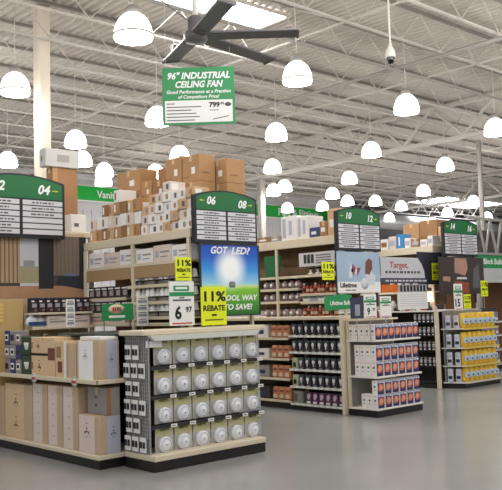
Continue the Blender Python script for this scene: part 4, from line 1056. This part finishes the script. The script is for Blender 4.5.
for c in range(10):
    mb = MB(); mb.lathe([(.03, 0), (.05, .01), (.045, .06), (.02, .09), (.0, .10)], (WHITEBOX, DARKST, RD2)[c % 3] if c % 4 else mat('pale_pink_pot', (206, 180, 170), .5), 12)
    o = mb.build('small_lamp', None, (13.22, 9.2 + c * .13, 1.48)); tag(o, 'small ornamental lamp on top of the dark pack shelf, %s from the post' % ORD[c], 'lamp', 'pale lamps above the dark packs')
    mb = MB(); mb.tube((0, 0, .095), (0, 0, .13), .01, CHR, 8); mb.build('finial', o)

t = thing('display_endcap', 'endcap with four shelves of yellow packs under the dark brown poster', 'display rack', (13.24, 8.72, 0))
mb = MB(); mb.prism([(0, 0.38), (.16, 0), (1.40, 0), (1.40, .38)], 0, .1, BLACKST, M=Matrix(((1, 0, 0, 0), (0, 0, 1, 0), (0, 1, 0, 0), (0, 0, 0, 1)))); mb.build('plinth', t)
YS = mat('yellow_shelf_edge', (216, 190, 90), .5)
for k, z in enumerate((.115, .425, .765, 1.125)):
    mb = MB(); mb.prism([(0, 0.38), (.16, -.01), (1.40, -.01), (1.40, .38)], z - .02, z, SH, M=Matrix(((1, 0, 0, 0), (0, 0, 1, 0), (0, 1, 0, 0), (0, 0, 0, 1)))); mb.box(.17, 1.40, -.018, -.0105, z - .03, z + .006, YS if k else CREAM); mb.build('shelf', t)
mb = MB(); mb.box(.05, 1.40, .345, .37, .1, 1.47, GREYBACK); mb.build('back_panel', t)
p = thing('yellow_pack', 'x', 'packet')
YP = mat('yellow_pack_film', (222, 182, 60), .4, noise=.15, scale=18)
mb = MB(); mb.lathe([(.06, 0), (.08, .01), (.083, .08), (.082, .22), (.07, .275), (.05, .29), (0, .292)], YP, 10, M=Matrix.Scale(.8, 4, (0, 1, 0))); mb.build('pack_body', p)
mb = MB(); mb.bev(-.072, .072, -.072, -.045, .085, .185, mat('pale_blue_band', (186, 202, 214), .5, noise=.25, scale=30), .004); mb.bev(-.035, .025, -.074, -.0715, .105, .14, mat('slate_blue_mark', (70, 92, 130), .5), .001); mb.build('printed_band', p)
pp = Proto(p)
for r, z in enumerate((1.126, .766, .426, .116)):
    for c in range(7):
        pp.put((13.53 + c * .168, 8.80, z), 'yellow pack with a blue band, %s shelf down, %s from left' % (ORD[r], ORD[c]), group='yellow packs on the endcap')
p = thing('pale_pack', 'x', 'packet')
mb = MB(); mb.bev(-.05, .05, -.045, .045, 0, .25, mat('bluish_white_pack', (190, 194, 208), .5, noise=.25, scale=25), .012); mb.build('pack_body', p)
mb = MB(); mb.box(-.035, .035, -.0475, -.0455, .06, .12, DARKST); mb.box(-.035, .03, -.0475, -.0455, .17, .2, mat('lilac_print', (196, 176, 190))); mb.build('printed_label', p)
pp = Proto(p)
for r, z in enumerate((1.126, .766, .426, .116)):
    for c in range(2):
        pp.put((13.32 + c * .085, 8.985 - c * .125, z), 'bluish white pack on the slanted yellow endcap corner, %s shelf down, %s' % (ORD[r], ('rear', 'front')[c]), group='bluish packs on the slanted corner', rz=math.radians(-62))

RC = tall_rack('tall rack with cartons on top, left of the dark brown poster', 13.34, 9.28, .9, 3.0, 2.74,
               [(.03, 3.0, 1.85, SH), (.03, 3.0, 2.2, SH)], .4, 1.481, beam_h=.14)
p = thing('wall_sconce', 'x', 'light fixture')
mb = MB(); mb.bev(-.05, .05, -.06, .06, 0, .05, DARKST, .01); mb.build('wall_plate', p)
mb = MB(); mb.lathe([(.02, .05), (.06, .07), (.05, .17), (.03, .2), (0, .205)], GLS, 12); mb.build('glass_shade', p)
pp = Proto(p)
for r, z in enumerate((1.862, 1.481)):
    for c in range(6):
        pp.put((13.45, 9.42 + c * .19, z), 'shaded sconce left of the dark brown poster, %s shelf, %s from the poster' % (('upper', 'lower')[r], ORD[c]), group='sconces on the right hand rack')
p = None
t = thing('table_lamp', 'lit cream table lamp under the rebate card right of the curved poster', 'lamp', (13.22, 9.32, 1.48))
mb = MB(); mb.lathe([(.05, 0), (.055, .01), (.02, .03), (.015, .16)], DARKST, 12, close=True); mb.build('base', t)
mb = MB(); mb.lathe([(.085, .17), (.06, .36)], mat('glowing_shade', (255, 226, 190), .5, emit=1.6), 16); mb.build('lamp_shade', t)
G = 'cartons on top of the right hand rack'
for k, (y0, y1, h, m, d) in enumerate(((10.62, 10.9, .16, WHITEBOX, 'white carton at the left end of the right hand rack top'), (10.40, 10.60, .22, WHITEBOX, 'white carton with a brown photo on the right hand rack top'), (10.20, 10.38, .26, PINKBOX, 'pale carton left of the blue carton'), (10.0, 10.18, .29, mat('sky_blue_carton', (56, 136, 196), .5, noise=.06, scale=9), 'bright blue carton on the right hand rack top'),
     (9.84, 9.98, .2, WHITEBOX, 'narrow white carton right of the blue carton'), (9.62, 9.82, .17, KRAFT3, 'small brown carton among the white ones on the right hand rack'), (9.44, 9.60, .14, WHITEBOX, 'small white carton second from right on the right hand rack'), (9.30, 9.42, .2, WHITEBOX, 'small white carton at the right end of the right hand rack'))):
    carton(d, 13.40, 13.66, y0, y1, 2.741, 2.741 + h, m, G, None if m is not KRAFT3 else 'end', [('x', .15, .85, .25, .7, KRAFT3 if k == 1 else BLUEGREY)] if k != 3 else [('x', .3, .5, .2, .8, WHITEBOX)])
for k, (y0, y1, h) in enumerate(((9.9, 10.3, .52), (9.46, 9.88, .56), (9.30, 9.44, .40))):
    carton('large brown carton behind the blue carton on the right hand rack, %s from left' % ORD[k], 13.80, 14.2, y0, y1, 2.741, 2.741 + h, (KRAFT, KRAFT3, KRAFT2)[k], 'large cartons behind the small ones at right')

# ------------------------------------------------------------------ right hand distance: service counter canopy and one more rack
t = thing('service_canopy', 'grey canopy over a counter with a green lettered fascia at the right edge', 'counter canopy', (17.72, 11.0, 0))
mb = MB(); mb.box(0, 6, 0, .06, 2.44, 2.77, SGREEN2); mb.build('green_fascia', t)
mb = MB(); mb.box(0, 6, .0, .05, 2.08, 2.44, mat('pale_grey_fascia', (188, 190, 192), .5)); mb.build('lower_fascia', t)
mb = MB(); mb.box(0, 6, -.02, 1.6, 2.77, 2.83, GREYBACK); mb.build('roof_panel', t)
mb = MB(); mb.box(.12, .24, .08, .2, 0, 2.77, STEELG); mb.build('post', t)
mb = MB(); mb.box(5.8, 5.92, .08, .2, 0, 2.77, STEELG); mb.build('post', t)
mb = MB(); mb.box(.3, 6, 1.2, 1.26, 0, 2.77, mat('brown_counter_wall', (134, 92, 64), .7, noise=.12, scale=1.2)); mb.build('rear_wall', t)
text('lettering', 'Block Building', .2, (.24, -.003, 2.605), t, WHITE, align='LEFT', bold=.02)
mb = MB()
for k in range(6):
    mb.bar((.3 + k * .55, .3, 2.83), (.58 + k * .55, .3, 3.7), .05, STEELG); mb.bar((.58 + k * .55, .3, 3.7), (.85 + k * .55, .3, 2.83), .05, STEELG)
mb.box(.1, 6, .27, .33, 3.7, 3.76, STEELG); mb.build('roof_struts', t)
mb = MB(); mb.box(.3, 6, .75, .8, 2.83, 3.5, m_wallg); mb.build('rear_screen', t)
t = thing('shelf_unit', 'shelf unit of bluish packs cut off by the right edge of the photo', 'shelf', (16.95, 10.45, 0))
mb = MB(); mb.bev(.0, 1.3, .0, .5, 0, .1, BLACKST, .01); mb.build('plinth', t)
mb = MB(); mb.box(0, 1.3, .44, .48, .1, 1.45, DARKBACK); mb.build('back_panel', t)
for z in (.12, .46, .80, 1.12):
    mb = MB(); mb.bev(0, 1.3, -.01, .44, z - .02, z, SH, .005); mb.build('shelf', t)
p = thing('blue_pack', 'x', 'packet')
mb = MB(); mb.bev(-.07, .07, -.05, .05, 0, .24, mat('slate_blue_pack', (132, 136, 160), .5, noise=.3, scale=25), .012); mb.build('pack_body', p)
mb = MB(); mb.box(-.05, .05, -.0525, -.0505, .05, .11, PAPER); mb.build('printed_label', p)
pp = Proto(p)
for r, z in enumerate((1.12, .80, .46, .12)):
    for c in range(4):
        pp.put((17.05 + c * .16, 10.51, z), 'slate blue pack at the right edge of the photo, %s shelf down, %s from left' % (ORD[r], ORD[c]), group='slate blue packs at the right edge')
